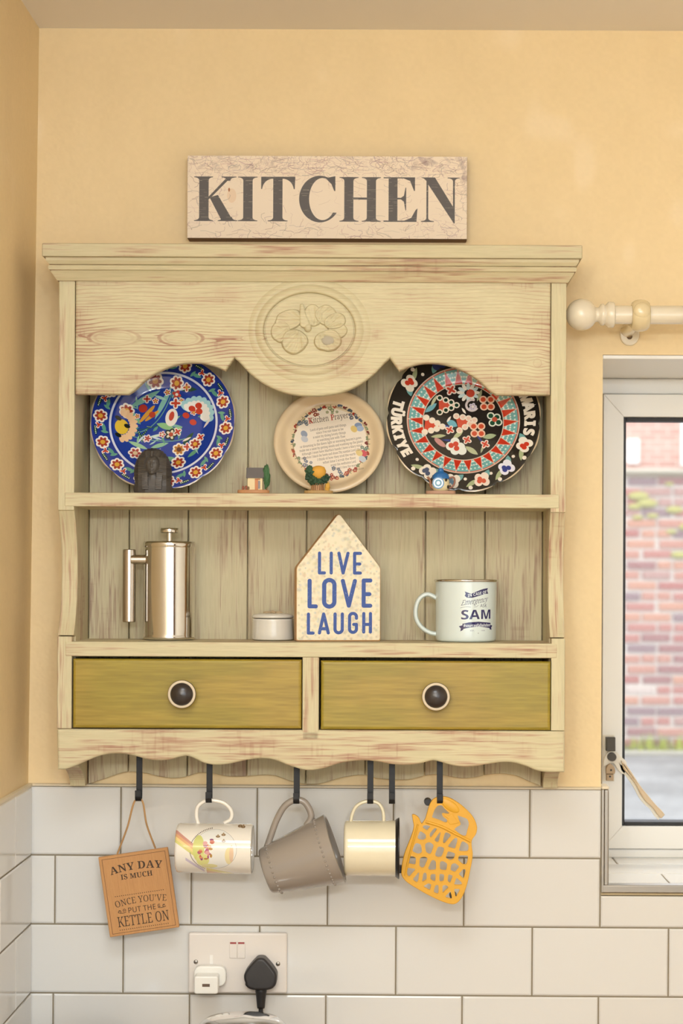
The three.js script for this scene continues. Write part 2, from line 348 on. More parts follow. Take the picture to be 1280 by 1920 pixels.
// ---------- window over the sill ----------
{
  const win = struct('window_1');
  const z = ZW, X = (px) => P(px, 1085, z).x, Y = (py) => P(1150, py, z).y;
  const sx0 = X(1129), gx = X(1166.5), gl = X(1172.5), sxR = WX1 - 0.031, wS = gx - sx0;
  const yTop = Y(740), yg1 = Y(782), yl1 = Y(789), yl0 = Y(1541), yg0 = Y(1548), yBot = Y(1590), ySill = WY0;
  // fixed frame behind the reveal
  part('outer_frame', merge([box(WX0, WX1, yTop + 0.001, WY1 - 0.006, z - 0.06, z - 0.002, 0.003), box(WX0, WX1, ySill - 0.001, yBot - 0.001, z - 0.06, z + 0.002, 0.003),
    box(WX0, sx0 - 0.001, yBot - 0.001, yTop + 0.001, z - 0.06, z - 0.002, 0.003), box(sxR + 0.001, WX1, yBot - 0.001, yTop + 0.001, z - 0.06, z - 0.002, 0.003)]), mat.upvc, win);
  // sash: four mitred lengths
  const xi0 = gx, xi1 = sxR - wS, rails = [
    [[sx0, yTop], [xi0, yg1], [xi0, yg0], [sx0, yBot]], [[sx0, yTop], [sxR, yTop], [xi1, yg1], [xi0, yg1]],
    [[sxR, yTop], [sxR, yBot], [xi1, yg0], [xi1, yg1]], [[sx0, yBot], [xi0, yg0], [xi1, yg0], [sxR, yBot]]];
  for (const r of rails) { const g = extrude(poly(r.map(([x, y]) => [x, y])), 0.055, 0.0011, 2); g.translate(0, 0, z - 0.047); part('sash_rail', uvBox(g), mat.upvc, win); }
  const gs = [];
  for (const [a, b, c, d] of [[xi0, gl, yg0, yg1], [xi1 - 0.005, xi1, yg0, yg1], [gl, xi1 - 0.005, yl1, yg1], [gl, xi1 - 0.005, yg0, yl0]]) gs.push(box(a, b, c, d, z - 0.035, z - 0.001, 0.001));
  part('gasket', merge(gs), mat.gasket, win);
  part('pane', box(gl - 0.002, xi1 - 0.003, yl0 - 0.002, yl1 + 0.002, z - 0.03, z - 0.026, 0.0004), std({ color: 0xffffff, transmission: 1, thickness: 0, roughness: 0, ior: 1.45 }), win);
  // casement fastener: plate, pivot, catch blocks and the long painted arm
  const zf = z + 0.008, Q = (px, py, dz = 0) => { const p = P(px, py, zf + dz); return [p.x, p.y]; };
  const cream = std({ color: 0xe9e2d3, roughness: 0.5 }), tan = std({ color: 0xb59b7c, roughness: 0.55 }), dark = std({ color: 0x4b463f, roughness: 0.5, metalness: 0.3 });
  const rect = (x0, x1, y0, y1) => poly([Q(x0, y0), Q(x1, y0), Q(x1, y1), Q(x0, y1)]);
  const ex = (shape, d, dz, b = 0.001) => { const g = extrude(shape, d, b, 2); g.translate(0, 0, zf + dz); return uvBox(g); };
  const fast = part('window_fastener', ex(rect(1130, 1151, 1378, 1464), 0.004, 0), cream, win);
  part('latch_block', ex(rect(1134, 1150.5, 1381, 1406), 0.018, 0.004), dark, fast);
  const plate = poly(smoothLine([Q(1129, 1437), Q(1131, 1420), Q(1140, 1408), Q(1152, 1408), Q(1163, 1418), Q(1172, 1427), Q(1173, 1438), Q(1168, 1450), Q(1158, 1444), Q(1148, 1430), Q(1138, 1432)], 40));
  part('swivel_plate', ex(plate, 0.006, 0.006), cream, fast);
  const piv = P(1144.5, 1417.5, zf); part('pivot', new THREE.CylinderGeometry(0.0068, 0.0072, 0.01, 24).rotateX(Math.PI / 2).translate(piv.x, piv.y, zf + 0.016), dark, fast);
  part('catch_block', ex(poly(smoothLine([Q(1134, 1449), Q(1135, 1436), Q(1141, 1430), Q(1147, 1434), Q(1151, 1442), Q(1150, 1449)], 24)), 0.012, 0.004), tan, fast);
  part('catch_block', ex(rect(1135, 1148, 1450, 1462), 0.012, 0.004), tan, fast);
  for (const [x, y] of [[1143, 1442], [1141, 1454]]) { const p = P(x, y, zf); part('screw_hole', new THREE.CylinderGeometry(0.0016, 0.0016, 0.001, 14).rotateX(Math.PI / 2).translate(p.x, p.y, zf + 0.0162), mat.black, fast); }
  const arm = smoothLine([Q(1162, 1424), Q(1172, 1433), Q(1185, 1452), Q(1198, 1472), Q(1212, 1489), Q(1226, 1506), Q(1238, 1518), Q(1243, 1525)], 40).concat(smoothLine([Q(1236, 1532), Q(1229, 1525), Q(1221, 1513), Q(1208, 1501), Q(1199, 1489), Q(1190, 1472), Q(1178, 1454), Q(1166, 1440)], 40));
  part('fastener_arm', ex(poly(arm), 0.009, 0.012, 0.002), std({ color: 0xd2bb9b, roughness: 0.5 }), fast);
  const arm2 = arm.map(([x, y]) => [x - 0.0035, y - 0.003]);
  part('fastener_arm', ex(poly(arm2), 0.006, 0.006, 0.001), cream, fast, 'cream painted underside of the arm');
}

// ---------- outside the window ----------
{
  const zb = -10.96, s = (DIST - zb) / FPX, gy = EYE - (1392 - VY) * s - 0.02, topY = EYE - (888 - VY) * s;
  struct('ground', uvBox(new THREE.BoxGeometry(40, 0.2, 24).translate(6, gy - 0.1, -12.6)), null);
  const N = noiseMaker(90);
  scene.getObjectByName('ground').material = std({ map: dataTex(512, 512, (u, v) => { const t = 128 + (N(u * 8, v * 8, 8, 8) - 0.5) * 26 + (N(u * 90, v * 90, 90, 90) - 0.5) * 22; return [t + 2, t, t - 2]; }, true, [3, 3]), roughness: 0.9 });
  const kerb = new THREE.Group();
  struct('kerb', box(-6, 14, gy, gy + 0.03, zb + 0.66, zb + 0.76, 0.01), std({ color: 0xa39d90, roughness: 0.9 }));
  scene.getObjectByName('kerb').userData.kind = 'structure';
  // rough grass at the foot of the garden wall
  const blade = []; const R = rng(33);
  for (let i = 0; i < 900; i++) {
    const x = -0.5 + R() * 5, z = zb + 0.16 + R() * 0.48, h = 0.04 + R() * 0.1, a = R() * 6.28, w = 0.012;
    const g = new THREE.BufferGeometry(), c = Math.cos(a) * w, d = Math.sin(a) * w, lx = (R() - 0.5) * 0.06, lz = (R() - 0.5) * 0.06;
    g.setAttribute('position', new THREE.Float32BufferAttribute([x - c, gy, z - d, x + c, gy, z + d, x + lx, gy + h, z + lz], 3));
    g.setAttribute('uv', new THREE.Float32BufferAttribute([0, 0, 1, 0, 0.5, 1], 2)); g.computeVertexNormals(); blade.push(g);
  }
  const grass = single('grass_verge', 'strip of rough yellow-green grass at the foot of the brick garden wall', 'grass', mergeGeometries(blade), std({ color: 0x9aa04c, roughness: 0.9, side: THREE.DoubleSide }));
  grass.userData.kind = 'stuff';

  const wall = thing('garden_wall', 'old red brick garden wall with pale mortar seen through the window', 'wall', [1.9, gy, zb]);
  const rows = Math.round((topY - gy) / 0.075), bw = 0.206, pitch = 0.226, xs0 = 0.78, cols = 9;
  const hues = [0xa4685a, 0x9c5c50, 0xaa735f, 0x8d5c55, 0xb07a60, 0x826463, 0xa0776b, 0xb8a498].map((c) => std({ color: c, roughness: 0.9 }));
  const full = chamfer(bw, 0.057, 0.06, 0.006), half = chamfer(0.096, 0.057, 0.06, 0.006), rest = [];
  for (let r = 0; r < rows; r++) {
    const y = 0.0375 + r * 0.075;
    for (let c = -14; c < 34; c++) {
      const isHalf = (r % 3 === 2);
      const x = xs0 + (c + (r % 2) * 0.5) * pitch + (R() - 0.5) * 0.012, near = c >= 0 && c < cols, m = hues[Math.min(7, Math.floor(R() * 6.9 + (r < 9 && R() < 0.3 ? 1.2 : 0)))];
      const place = (g, X) => {
        if (near) { const b = part('brick', g, m, wall); b.position.set(X - 1.9, y + (R() - 0.5) * 0.006, 0.05 + R() * 0.008); b.rotation.z = (R() - 0.5) * 0.02; }
        else { const q = g.clone(); q.translate(X - 1.9, y, 0.054); rest.push(q); }
      };
      if (isHalf && c % 2) { place(half, x - 0.0565); place(half, x + 0.0565); } else place(full, x);
    }
  }
  const far = part('brickwork', merge(rest), hues[1], wall); far.userData.kind = 'stuff';
  part('mortar', uvBox(new THREE.BoxGeometry(11, topY - gy, 0.2).translate(1.6, (topY - gy) / 2, 0.0)), std({ color: 0xc2b7aa, roughness: 0.95 }), wall);
  part('coping', box(-3.9, 7.1, topY - gy, topY - gy + 0.032, -0.16, 0.17, 0.01), std({ color: 0xb5ac9c, roughness: 0.9 }), wall);
  const moss = [];
  for (let i = 0; i < 60; i++) { const x = -1.4 + R() * 3, y = 1.5 + R() * 0.42 - (R() < 0.3 ? 0.12 : 0), q = new THREE.IcosahedronGeometry(0.02 + R() * 0.03, 1); q.scale(1.6, 0.7, 0.7); q.translate(x, Math.min(y, topY - gy - 0.02), 0.115); moss.push(q); }
  const ms = part('moss', merge(moss), std({ color: 0xa39a52, roughness: 1 }), wall); ms.userData.kind = 'stuff';

  // the house across the way
  const hz = -19, hs = (DIST - hz) / FPX, hx = (px) => (px - VX) * hs, hy = (py) => EYE - (py - VY) * hs;
  const house = thing('house', 'red brick house with white windows beyond the garden wall', 'house', [hx(1230), gy, hz]);
  const NB = noiseMaker(95);
  const brickFar = std({ map: dataTex(512, 512, (u, v) => { const row = Math.floor(v * 26), k = (u * 9 + (row % 2) * 0.5), fx = k - Math.floor(k), fy = v * 26 - row, mo = fx < 0.05 || fy < 0.14; const t = (NB(Math.floor(k) * 1.7 + 0.5, row + 0.5, 64, 64) - 0.5) * 40; return mo ? [214, 198, 184] : [198 + t * 0.7, 152 + t * 0.6, 138 + t * 0.6]; }, true, [2.03, 1.95]), roughness: 0.9 });
  wpart('wall', uvBox(new THREE.BoxGeometry(16, 6.5, 1).translate(hx(1230), gy + 3.25, hz - 0.5)), brickFar, house);
  for (const [x0, x1, y0, y1] of [[1274, 1330, 700, 872], [1173, 1196, 822, 868], [1040, 1100, 700, 872]]) {
    const w = wpart('window', box(hx(x0), hx(x1), hy(y1), hy(y0), hz - 0.02, hz + 0.06, 0.01), std({ color: 0xf2efe8, roughness: 0.5 }), house);
    if (x1 - x0 > 30) wpart('pane', box(hx(x0 + 10), hx(x1 - 10), hy(y1 - 10), hy(y0 + 10), hz + 0.058, hz + 0.066, 0.002), std({ color: 0x6f7a80, roughness: 0.1 }), w);
  }
}

// ---------- added ceiling lights, counter ----------
{
  const t = thing('added_ceiling_light', 'added unseen square flat ceiling light panel with a white frame', 'light', [ADDED_PANEL.x, CEIL, ADDED_PANEL.z]);
  const fr = [], a = ADDED_PANEL.w / 2, b = a + 0.02;
  for (const [x0, x1, z0, z1] of [[-b, b, -b, -a], [-b, b, a, b], [-b, -a, -a, a], [a, b, -a, a]]) fr.push(box(x0, x1, -0.03, 0, z0, z1, 0.003));
  part('frame', merge(fr), mat.white, t);
  part('diffuser', box(-a, a, -0.026, -0.004, -a, a, 0.001), std({ color: 0xffffff, emissive: new THREE.Color(0.88, 0.95, 1), emissiveIntensity: 3 }), t);

  const gb = thing('added_globe_bar', 'added unseen ceiling light bar with three frosted glass globes', 'light', [ADDED_GLOBES.x[1], CEIL, ADDED_GLOBES.z]);
  part('ceiling_plate', new THREE.CylinderGeometry(0.06, 0.06, 0.02, 32).translate(0, -0.01, 0), mat.steel, gb);
  part('stem', new THREE.CylinderGeometry(0.008, 0.008, 0.27, 16).translate(0, -0.155, 0), mat.steel, gb);
  part('bar', box(-0.4, 0.4, -0.3, -0.285, -0.01, 0.01, 0.003), mat.steel, gb);
  for (const x of ADDED_GLOBES.x) { part('bulb_holder', new THREE.CylinderGeometry(0.018, 0.024, 0.05, 20).translate(x - ADDED_GLOBES.x[1], -0.322, 0), mat.steel, gb);
    part('added_globe', new THREE.SphereGeometry(ADDED_GLOBES.r, 32, 20).translate(x - ADDED_GLOBES.x[1], ADDED_GLOBES.y - CEIL, 0), std({ color: 0xffffff, roughness: 0.5, emissive: new THREE.Color(0.88, 0.95, 1), emissiveIntensity: 6 }), gb); }

  const top = 0.9;
  single('worktop', 'pale wooden kitchen worktop along the tiled wall', 'worktop', box(XL + 0.009, XR - 0.01, top - 0.04, top, 0.009, 0.62, 0.004), std({ color: 0xb08a5f, roughness: 0.45 }));
  const u = thing('base_cabinet', 'long cream base cabinet with five plain doors under the worktop', 'cabinet', [XL + 0.012, 0, 0.3]);
  part('body', box(0, 3, 0, top - 0.041, -0.28, 0.27, 0.002), mat.white, u);
  for (let i = 0; i < 5; i++) {
    const x0 = i * 0.6 + 0.3, d = part('door', box(x0 - 0.296, x0 + 0.296, 0.12, top - 0.06, 0.271, 0.29, 0.003), std({ color: 0xe8dfcc, roughness: 0.4 }), u);
    part('handle', box(x0 + 0.2, x0 + 0.212, top - 0.25, top - 0.12, 0.29, 0.315, 0.003), mat.steel, d);
  }
}

// ---------- the wall cabinet ----------
const ZF = 0.14, ZB = 0.012;                       // front of the frame and front of the back boards
const CX0 = P(108, 1085, ZF).x, CX1 = P(1059.5, 1085, ZF).x, CXM = (CX0 + CX1) / 2, IX0 = P(138, 1085, ZF).x, IX1 = P(1031, 1085, ZF).x;
const fy = (py, px = 585) => P(px, py, ZF).y;
const Y_CROWN0 = fy(529), Y_TOP = P(585, 457.5, 0.165).y, Y_UP1 = fy(925), Y_UP0 = fy(951.5), Y_LO1 = fy(1204.5), Y_LO0 = fy(1232.5), Y_DR0 = fy(1368.5);
const CABY = P(585, 1471, 0).y;
{
  const cab = thing('wall_cabinet', 'distressed cream painted wooden wall cabinet with arched frieze, open shelves and two olive drawers', 'cabinet', [CXM, CABY, 0]);
  const W = (name, g, m, parent = cab, label) => wpart(name, g, m, parent, label);
  // sides: scooped between the shelves, a curved bracket at the foot
  for (const [x0, x1] of [[CX0, IX0], [IX1, CX1]]) {
    const s = new THREE.Shape(), ys = fy(958), ye = fy(1193), ym = (ys + ye) / 2;
    const yF = fy(1440), yB = P(585, 1471, 0).y;
    s.moveTo(0.002, Y_TOP - 0.02); s.lineTo(ZF - 0.0005, Y_TOP - 0.02); s.lineTo(ZF - 0.0005, ys); s.lineTo(ZF - 0.003, ys - 0.001);
    s.bezierCurveTo(ZF - 0.042, ys - 0.05, ZF - 0.046, ye + 0.05, ZF - 0.001, ye);
    s.lineTo(ZF - 0.02, ye - 0.002); s.lineTo(ZF - 0.02, yF + 0.008);
    s.bezierCurveTo(ZF - 0.03, yF - 0.004, 0.035, yF - 0.012, 0.03, yB); s.lineTo(0.002, yB); s.lineTo(0.002, Y_TOP - 0.02);
    const g = extrude(s, x1 - x0, 0.0012, 2, 16); g.rotateY(-Math.PI / 2); g.translate(x1, 0, 0);
    W('side_panel', uvBox(g, 'y', x0 * 3, 0.1), mat.wood);
  }
  // lower front posts over the side panels
  for (const [x0, x1] of [[CX0, IX0 - 0.002], [IX1 + 0.002, CX1]]) W('front_post', box(x0, x1, Y_DR0 + 0.0003, fy(1195), ZF - 0.0195, ZF, 0.0012, 'y'), mat.wood);
  // back boards
  const jx = [242, 352.5, 464, 574.5, 686, 797, 908.5].map((p) => P(p, 1085, ZB).x), ex = [IX0 + 0.0005, ...jx, IX1 - 0.0005];
  const backWave = smoothLine([[140, 1474], [163, 1470], [190, 1462], [225, 1450], [240, 1447], [270, 1449], [300, 1456], [325, 1459], [350, 1456], [371, 1449], [398, 1450], [425, 1455], [460, 1455.5], [490, 1453], [514, 1454], [546, 1465], [573, 1470], [600, 1469], [641, 1458], [680, 1453], [706, 1459], [738, 1462], [770, 1461], [797, 1454], [820, 1452], [844, 1456], [866, 1459], [892, 1457], [915, 1452], [940, 1450.5], [969, 1455], [991, 1465], [1019, 1475], [1040, 1478]], 160).map(([x, y]) => { const p = P(x, y, ZB); return [p.x, p.y]; });
  const waveY = (x) => { for (let i = 1; i < backWave.length; i++) if (backWave[i][0] >= x) { const [a, b] = [backWave[i - 1], backWave[i]], t = (x - a[0]) / (b[0] - a[0]); return mix(a[1], b[1], t); } return backWave.at(-1)[1]; };
  const R = rng(12);
  for (let i = 0; i + 1 < ex.length; i++) {
    const a = ex[i] + 0.0009, b = ex[i + 1] - 0.0009, pts = [[a, Y_TOP - 0.02], [a, waveY(a)]];
    for (const [x, y] of backWave) if (x > a + 0.001 && x < b - 0.001) pts.push([x, y]);
    pts.push([b, waveY(b)], [b, Y_TOP - 0.02]);
    const g = extrude(poly(pts), 0.0095, 0.0009, 1); g.translate(0, 0, 0.0025 + R() * 0.0006);
    W('back_plank', uvBox(g, 'y', R(), R()), mat.plank);
  }
  W('back_rail', box(IX0, IX1, Y_LO0 - 0.08, Y_LO0 - 0.02, 0.0002, 0.0024, 0.0002), mat.plank);
  // shelves, divider, bottom
  W('shelf', box(CX0 + 0.009, CX1 - 0.009, Y_UP0, Y_UP1, ZB + 0.0005, ZF + 0.0004, 0.0018), mat.wood);
  W('shelf', box(CX0 + 0.011, CX1 - 0.011, Y_LO0, Y_LO1, ZB + 0.0005, ZF + 0.0006, 0.0018), mat.wood);
  W('drawer_divider', box(P(567.5, 1085, ZF).x, P(598.5, 1085, ZF).x, Y_DR0 - 0.014, Y_LO0 + 0.0002, ZB + 0.001, ZF + 0.0002, 0.0012, 'y'), mat.wood);
  const yBot = fy(1394);
  W('bottom_board', box(IX0 + 0.0005, IX1 - 0.0005, yBot, Y_DR0 - 0.001, ZB + 0.001, ZF - 0.0185, 0.001), mat.plank);
  W('top_board', box(CX0 + 0.02, CX1 - 0.02, Y_CROWN0 + 0.008, Y_CROWN0 + 0.022, 0.0125, ZF - 0.019, 0.001), mat.plank);
  // apron with a waved lower edge
  const wave = smoothLine([[108, 1442.5], [121, 1443], [137, 1438], [160, 1428], [188, 1417], [212, 1413], [231, 1413.5], [254, 1418], [277, 1424], [301, 1426], [320, 1424], [338, 1419], [350, 1417.5], [366, 1423], [380, 1430], [398, 1434], [425, 1433], [463, 1425], [490, 1422], [514, 1425], [546, 1437], [576, 1444.5], [606, 1441], [640, 1430.5], [677, 1426], [706, 1428], [733, 1433], [759, 1434.5], [786, 1432], [805, 1427], [812, 1426], [822, 1428], [839, 1433], [866, 1438], [892, 1436.6], [925, 1431], [945, 1429], [964, 1430.6], [986, 1437], [1008, 1445.6], [1027, 1448], [1059.5, 1448]], 220).map(([x, y]) => { const p = P(x, y, ZF); return [Math.min(CX1, Math.max(CX0, p.x)), p.y]; });
  const ap = extrude(poly([[CX0, Y_DR0], ...wave, [CX1, Y_DR0]]), 0.019, 0.0035, 3); ap.translate(0, 0, ZF - 0.0188);
  W('apron', uvBox(ap, 'x', 0.2, 0.05), mat.wood);
  // frieze with arches
  const half = [[240, 740], [252, 732], [275, 711], [308, 692], [342, 682], [378, 681], [405, 688], [422, 695.5]], halfB = [[439, 671], [448, 679], [468, 700], [498, 722], [535, 737], [570, 742], [585, 742.5]];
  const L1 = smoothLine(half, 30), L2 = smoothLine(halfB, 30), edge = [[139.5, 740], ...L1, ...L2], mir = edge.slice(0, -1).map(([x, y]) => [1170 - x, y]).reverse();
  const fp = [...edge, ...mir].map(([x, y]) => { const p = P(x, y + (x - 585) * ROLL * 0.4, ZF); return [p.x, p.y]; });
  fp[0][0] = IX0 + 0.0006; fp[fp.length - 1][0] = IX1 - 0.0006;
  const fg = extrude(poly([[IX0 + 0.0006, Y_CROWN0 + 0.006], ...fp, [IX1 - 0.0006, Y_CROWN0 + 0.006]]), 0.0185, 0.0038, 3); fg.translate(0, 0, ZF - 0.0187);
  const onFrieze = (g) => { const uv = g.attributes.uv, p = g.attributes.position, y0 = fy(742); for (let i = 0; i < uv.count; i++) uv.setXY(i, (p.getX(i) - IX0) / mat.friezeSize[0], (p.getY(i) - y0) / mat.friezeSize[1]); return g; };
  W('frieze', onFrieze(uvBox(fg)), mat.frieze);
  // medallion: turned oval ring, field, two pansies
  const mc = P(580, 619, ZF), k = M(ZF), ell = (rx, ry, prof, n = 96) => {
    const pos = [], idx = [], m = prof.length;
    for (let i = 0; i <= n; i++) { const t = i / n * Math.PI * 2; for (const [s, h] of prof) { pos.push(mc.x + Math.cos(t) * (rx + s) * k, mc.y + Math.sin(t) * (ry + s) * k, ZF + h); } }
    for (let i = 0; i < n; i++) for (let j = 0; j + 1 < m; j++) { const a = i * m + j, b = a + 1, c = a + m, d = c + 1; idx.push(a, c, b, b, c, d); }
    const g = new THREE.BufferGeometry(); g.setAttribute('position', new THREE.Float32BufferAttribute(pos, 3)); g.setAttribute('uv', new THREE.Float32BufferAttribute(new Float32Array(pos.length / 3 * 2), 2)); g.setIndex(idx); g.computeVertexNormals();
    return g;
  };
  const ring = ell(85, 69, [[32, -0.0012], [28, 0.0004], [23, 0.0018], [18.5, 0.0024], [17, 0.0012], [15.5, 0.0026], [11, 0.0050], [6, 0.0062], [2.5, 0.0056], [0.8, 0.0036], [0, -0.001]]);
  const med = W('medallion', onFrieze(ring), mat.frieze);
  const fs = new THREE.Shape(); fs.absellipse(mc.x, mc.y, 83.2 * k, 67.2 * k, 0, Math.PI * 2);
  const fgeo = extrude(fs, 0.0026, 0.0008, 2, 48); fgeo.translate(0, 0, ZF - 0.001);
  W('medallion_field', onFrieze(uvBox(fgeo)), mat.frieze, med);
  const petal = (cx, cy, rx, ry, rot, h, fan, seed) => {        // ruffled petal; fan = direction to the flower's throat
    const c = P(cx, cy, ZF), n = 72, m = 14, pos = [], idx = [], NP = noiseMaker(200 + seed);
    for (let j = 0; j <= m; j++) for (let i = 0; i <= n; i++) {
      const t = i / n * Math.PI * 2, q = j / m, ruff = 1 + q * ((NP(i / n * 7, 3.5, 7, 9) - 0.5) * 0.22 + (NP(i / n * 16, 7.5, 16, 9) - 0.5) * 0.07), x = Math.cos(t) * rx * q * ruff, y = Math.sin(t) * ry * q * ruff;
      const fa = Math.atan2(y - Math.sin(fan) * ry * 1.1, x - Math.cos(fan) * rx * 1.1), ridge = 0.13 * Math.sin(fa * 13 + seed) + 0.06 * Math.sin(fa * 29);
      const cup = 0.62 + 0.38 * q * q;                             // hollow towards the throat, raised lip
      const z = h * (q < 0.88 ? cup + ridge * Math.min(1, q * 2) : (cup + ridge) * Math.cos((q - 0.88) / 0.12 * Math.PI / 2));
      pos.push(c.x + (x * Math.cos(rot) - y * Math.sin(rot)) * k, c.y + (x * Math.sin(rot) + y * Math.cos(rot)) * k, ZF + 0.001 + Math.max(-0.001, z));
    }
    for (let j = 0; j < m; j++) for (let i = 0; i < n; i++) { const a = j * (n + 1) + i, b = a + 1, c2 = a + n + 1, d = c2 + 1; idx.push(a, c2, b, b, c2, d); }
    const g = new THREE.BufferGeometry(); g.setAttribute('position', new THREE.Float32BufferAttribute(pos, 3)); g.setAttribute('uv', new THREE.Float32BufferAttribute(new Float32Array(pos.length / 3 * 2), 2)); g.setIndex(idx); g.computeVertexNormals();
    return onFrieze(g);
  };
  const rubbed = std({ color: 0xb3a893, roughness: 0.7 });
  const mm = (x, y) => [440 + x / 4.267, 510 + y / 4.267];
  [[430, 385, 120, 78, 0.25, 0.0058, -0.5], [372, 480, 84, 90, 0.2, 0.0066, 0.3], [480, 560, 108, 98, 0, 0.0088, 1.1], [625, 350, 80, 96, 0.1, 0.0052, -1.6], [725, 350, 90, 80, -0.4, 0.006, -2.3], [800, 400, 92, 66, 0.3, 0.0068, -2.8], [822, 470, 76, 72, 0, 0.006, 3.1], [742, 556, 112, 92, 0.1, 0.0092, 2.2]].forEach(([x, y, rx, ry, rot, h, fan], i) =>
    W('petal', petal(...mm(x, y), rx / 4.267, ry / 4.267, rot, h, fan, i), mat.frieze, med));
  { const [a, b] = mm(745, 552), c = P(a, b, ZF); const g = new THREE.SphereGeometry(1, 24, 12); g.scale(12 * k, 9 * k, 0.0026); g.translate(c.x, c.y, ZF + 0.0068); W('flower_centre', g, rubbed, med, 'greyish rubbed flower centre'); }
  { const [a, b] = mm(585, 450), c = P(a, b, ZF); const g = new THREE.SphereGeometry(1, 20, 12); g.scale(7 * k, 8 * k, 0.006); g.translate(c.x, c.y, ZF + 0.004); W('bud', onFrieze(g), mat.frieze, med); }
  { const p = [[525, 262], [545, 258], [560, 300], [575, 360], [600, 420], [575, 450], [530, 440], [520, 360]].map(([x, y]) => { const q = P(...mm(x, y), ZF); return [q.x, q.y]; }); const g = extrude(poly(smoothLine([...p, p[0]], 40)), 0.0082, 0.0025, 3); g.translate(0, 0, ZF); W('leaf', onFrieze(uvBox(g, 'y')), mat.frieze, med); }
  // cornice: moulding mitred round three sides and the board on top
  const sweep = (prof) => {
    const pos = [], n = prof.length, ring4 = prof.map(([o, y]) => [[CX0 + 0.003 - o, y, 0.003], [CX0 + 0.003 - o, y, ZF + o], [CX1 - 0.003 + o, y, ZF + o], [CX1 - 0.003 + o, y, 0.003]]);
    const q = (a, b, c, d) => pos.push(...a, ...b, ...c, ...a, ...c, ...d);
    for (let i = 0; i < n; i++) { const A = ring4[i], B = ring4[(i + 1) % n]; for (let j = 0; j < 3; j++) q(A[j], A[j + 1], B[j + 1], B[j]); }
    const cap = THREE.ShapeUtils.triangulateShape(prof.map(([o, y]) => V2(o, y)), []);
    for (const [a, b, c] of cap) { pos.push(...ring4[a][0], ...ring4[b][0], ...ring4[c][0], ...ring4[c][3], ...ring4[b][3], ...ring4[a][3]); }
    const g = new THREE.BufferGeometry(); g.setAttribute('position', new THREE.Float32BufferAttribute(pos, 3)); g.computeVertexNormals(); return g;
  };
  const y0 = Y_CROWN0, yb = P(585, 484, 0.16).y, H = yb - y0, pr = [[-0.004, y0], [0.0045, y0], [0.006, y0 + 0.07 * H], [0.0105, y0 + 0.30 * H], [0.0128, y0 + 0.40 * H], [0.0118, y0 + 0.44 * H], [0.0146, y0 + 0.46 * H], [0.0156, y0 + 0.56 * H], [0.0146, y0 + 0.66 * H], [0.0122, y0 + 0.69 * H], [0.0145, y0 + 0.71 * H], [0.0180, y0 + 0.86 * H], [0.0185, yb], [-0.004, yb]];
  W('cornice_moulding', uvBox(sweep(pr), 'x', 0.3, 0.1), mat.woodWorn);
  W('cornice_board', box(CX0 - 0.0195, CX1 + 0.0195, yb + 0.0002, Y_TOP, 0.003, ZF + 0.0245, 0.0016), mat.woodWorn);
  // drawers
  for (const [x0, x1, t, b, kx, ky] of [[135.5, 566.5, 1236, 1365.5, 341, 1301.5], [600, 1033, 1239.5, 1368.5, 817, 1306]]) {
    const a = P(x0, (t + b) / 2, ZF), c = P(x1, (t + b) / 2, ZF), yt = P((x0 + x1) / 2, t, ZF).y, y2 = Math.max(P((x0 + x1) / 2, b, ZF).y, Y_DR0 + 0.0006);
    const g = extrude(poly([[a.x + 0.001, y2], [c.x - 0.001, y2], [c.x - 0.001, yt], [a.x + 0.001, yt]]), 0.02, 0.0042, 3); g.translate(0, 0, ZF - 0.0172);
    const X0 = Math.max(a.x + 0.001, IX0 - 0.0015);
    const dr = W('drawer', uvBox(g, 'x', x0 * 0.001, 0), mat.olive, cab, 'olive green stained drawer with a dark round knob');
    const kp = P(kx, ky, ZF + 0.022), kz = ZF + 0.0028;
    const prof = [[0.0001, 0], [0.0095, 0], [0.0085, 0.005], [0.0078, 0.009], [0.0105, 0.012], [0.0175, 0.0145], [0.0196, 0.0175], [0.0198, 0.021]];
    const kb = lathe([...prof, [0.0192, 0.0226]]), kr = lathe([[0.0192, 0.0226], [0.0186, 0.0234], [0.0168, 0.0238], [0.0158, 0.0232]], 40), kd = lathe([[0.0158, 0.0232], [0.0154, 0.0246], [0.0135, 0.0275], [0.0095, 0.0302], [0.005, 0.0316], [0.0001, 0.032]]);
    for (const q of [kb, kr, kd]) { q.rotateX(Math.PI / 2); q.translate(kp.x, kp.y, kz); }
    W('knob', merge([kb, kd]), mat.knob ??= std({ color: 0x2b2322, roughness: 0.32, clearcoat: 0.4 }), dr, 'dark brown-black painted wooden knob');
    W('knob_ring', kr, std({ color: 0xd9c7ac, roughness: 0.6 }), dr, 'cream ring where paint has worn from the rim');
    // carcass of the drawer
    const dx = 0.004; W('drawer_box', box(a.x + dx, c.x - dx, y2 + 0.003, yt - 0.006, ZB + 0.006, ZF - 0.0173, 0.001), mat.plank, dr);
  }
}

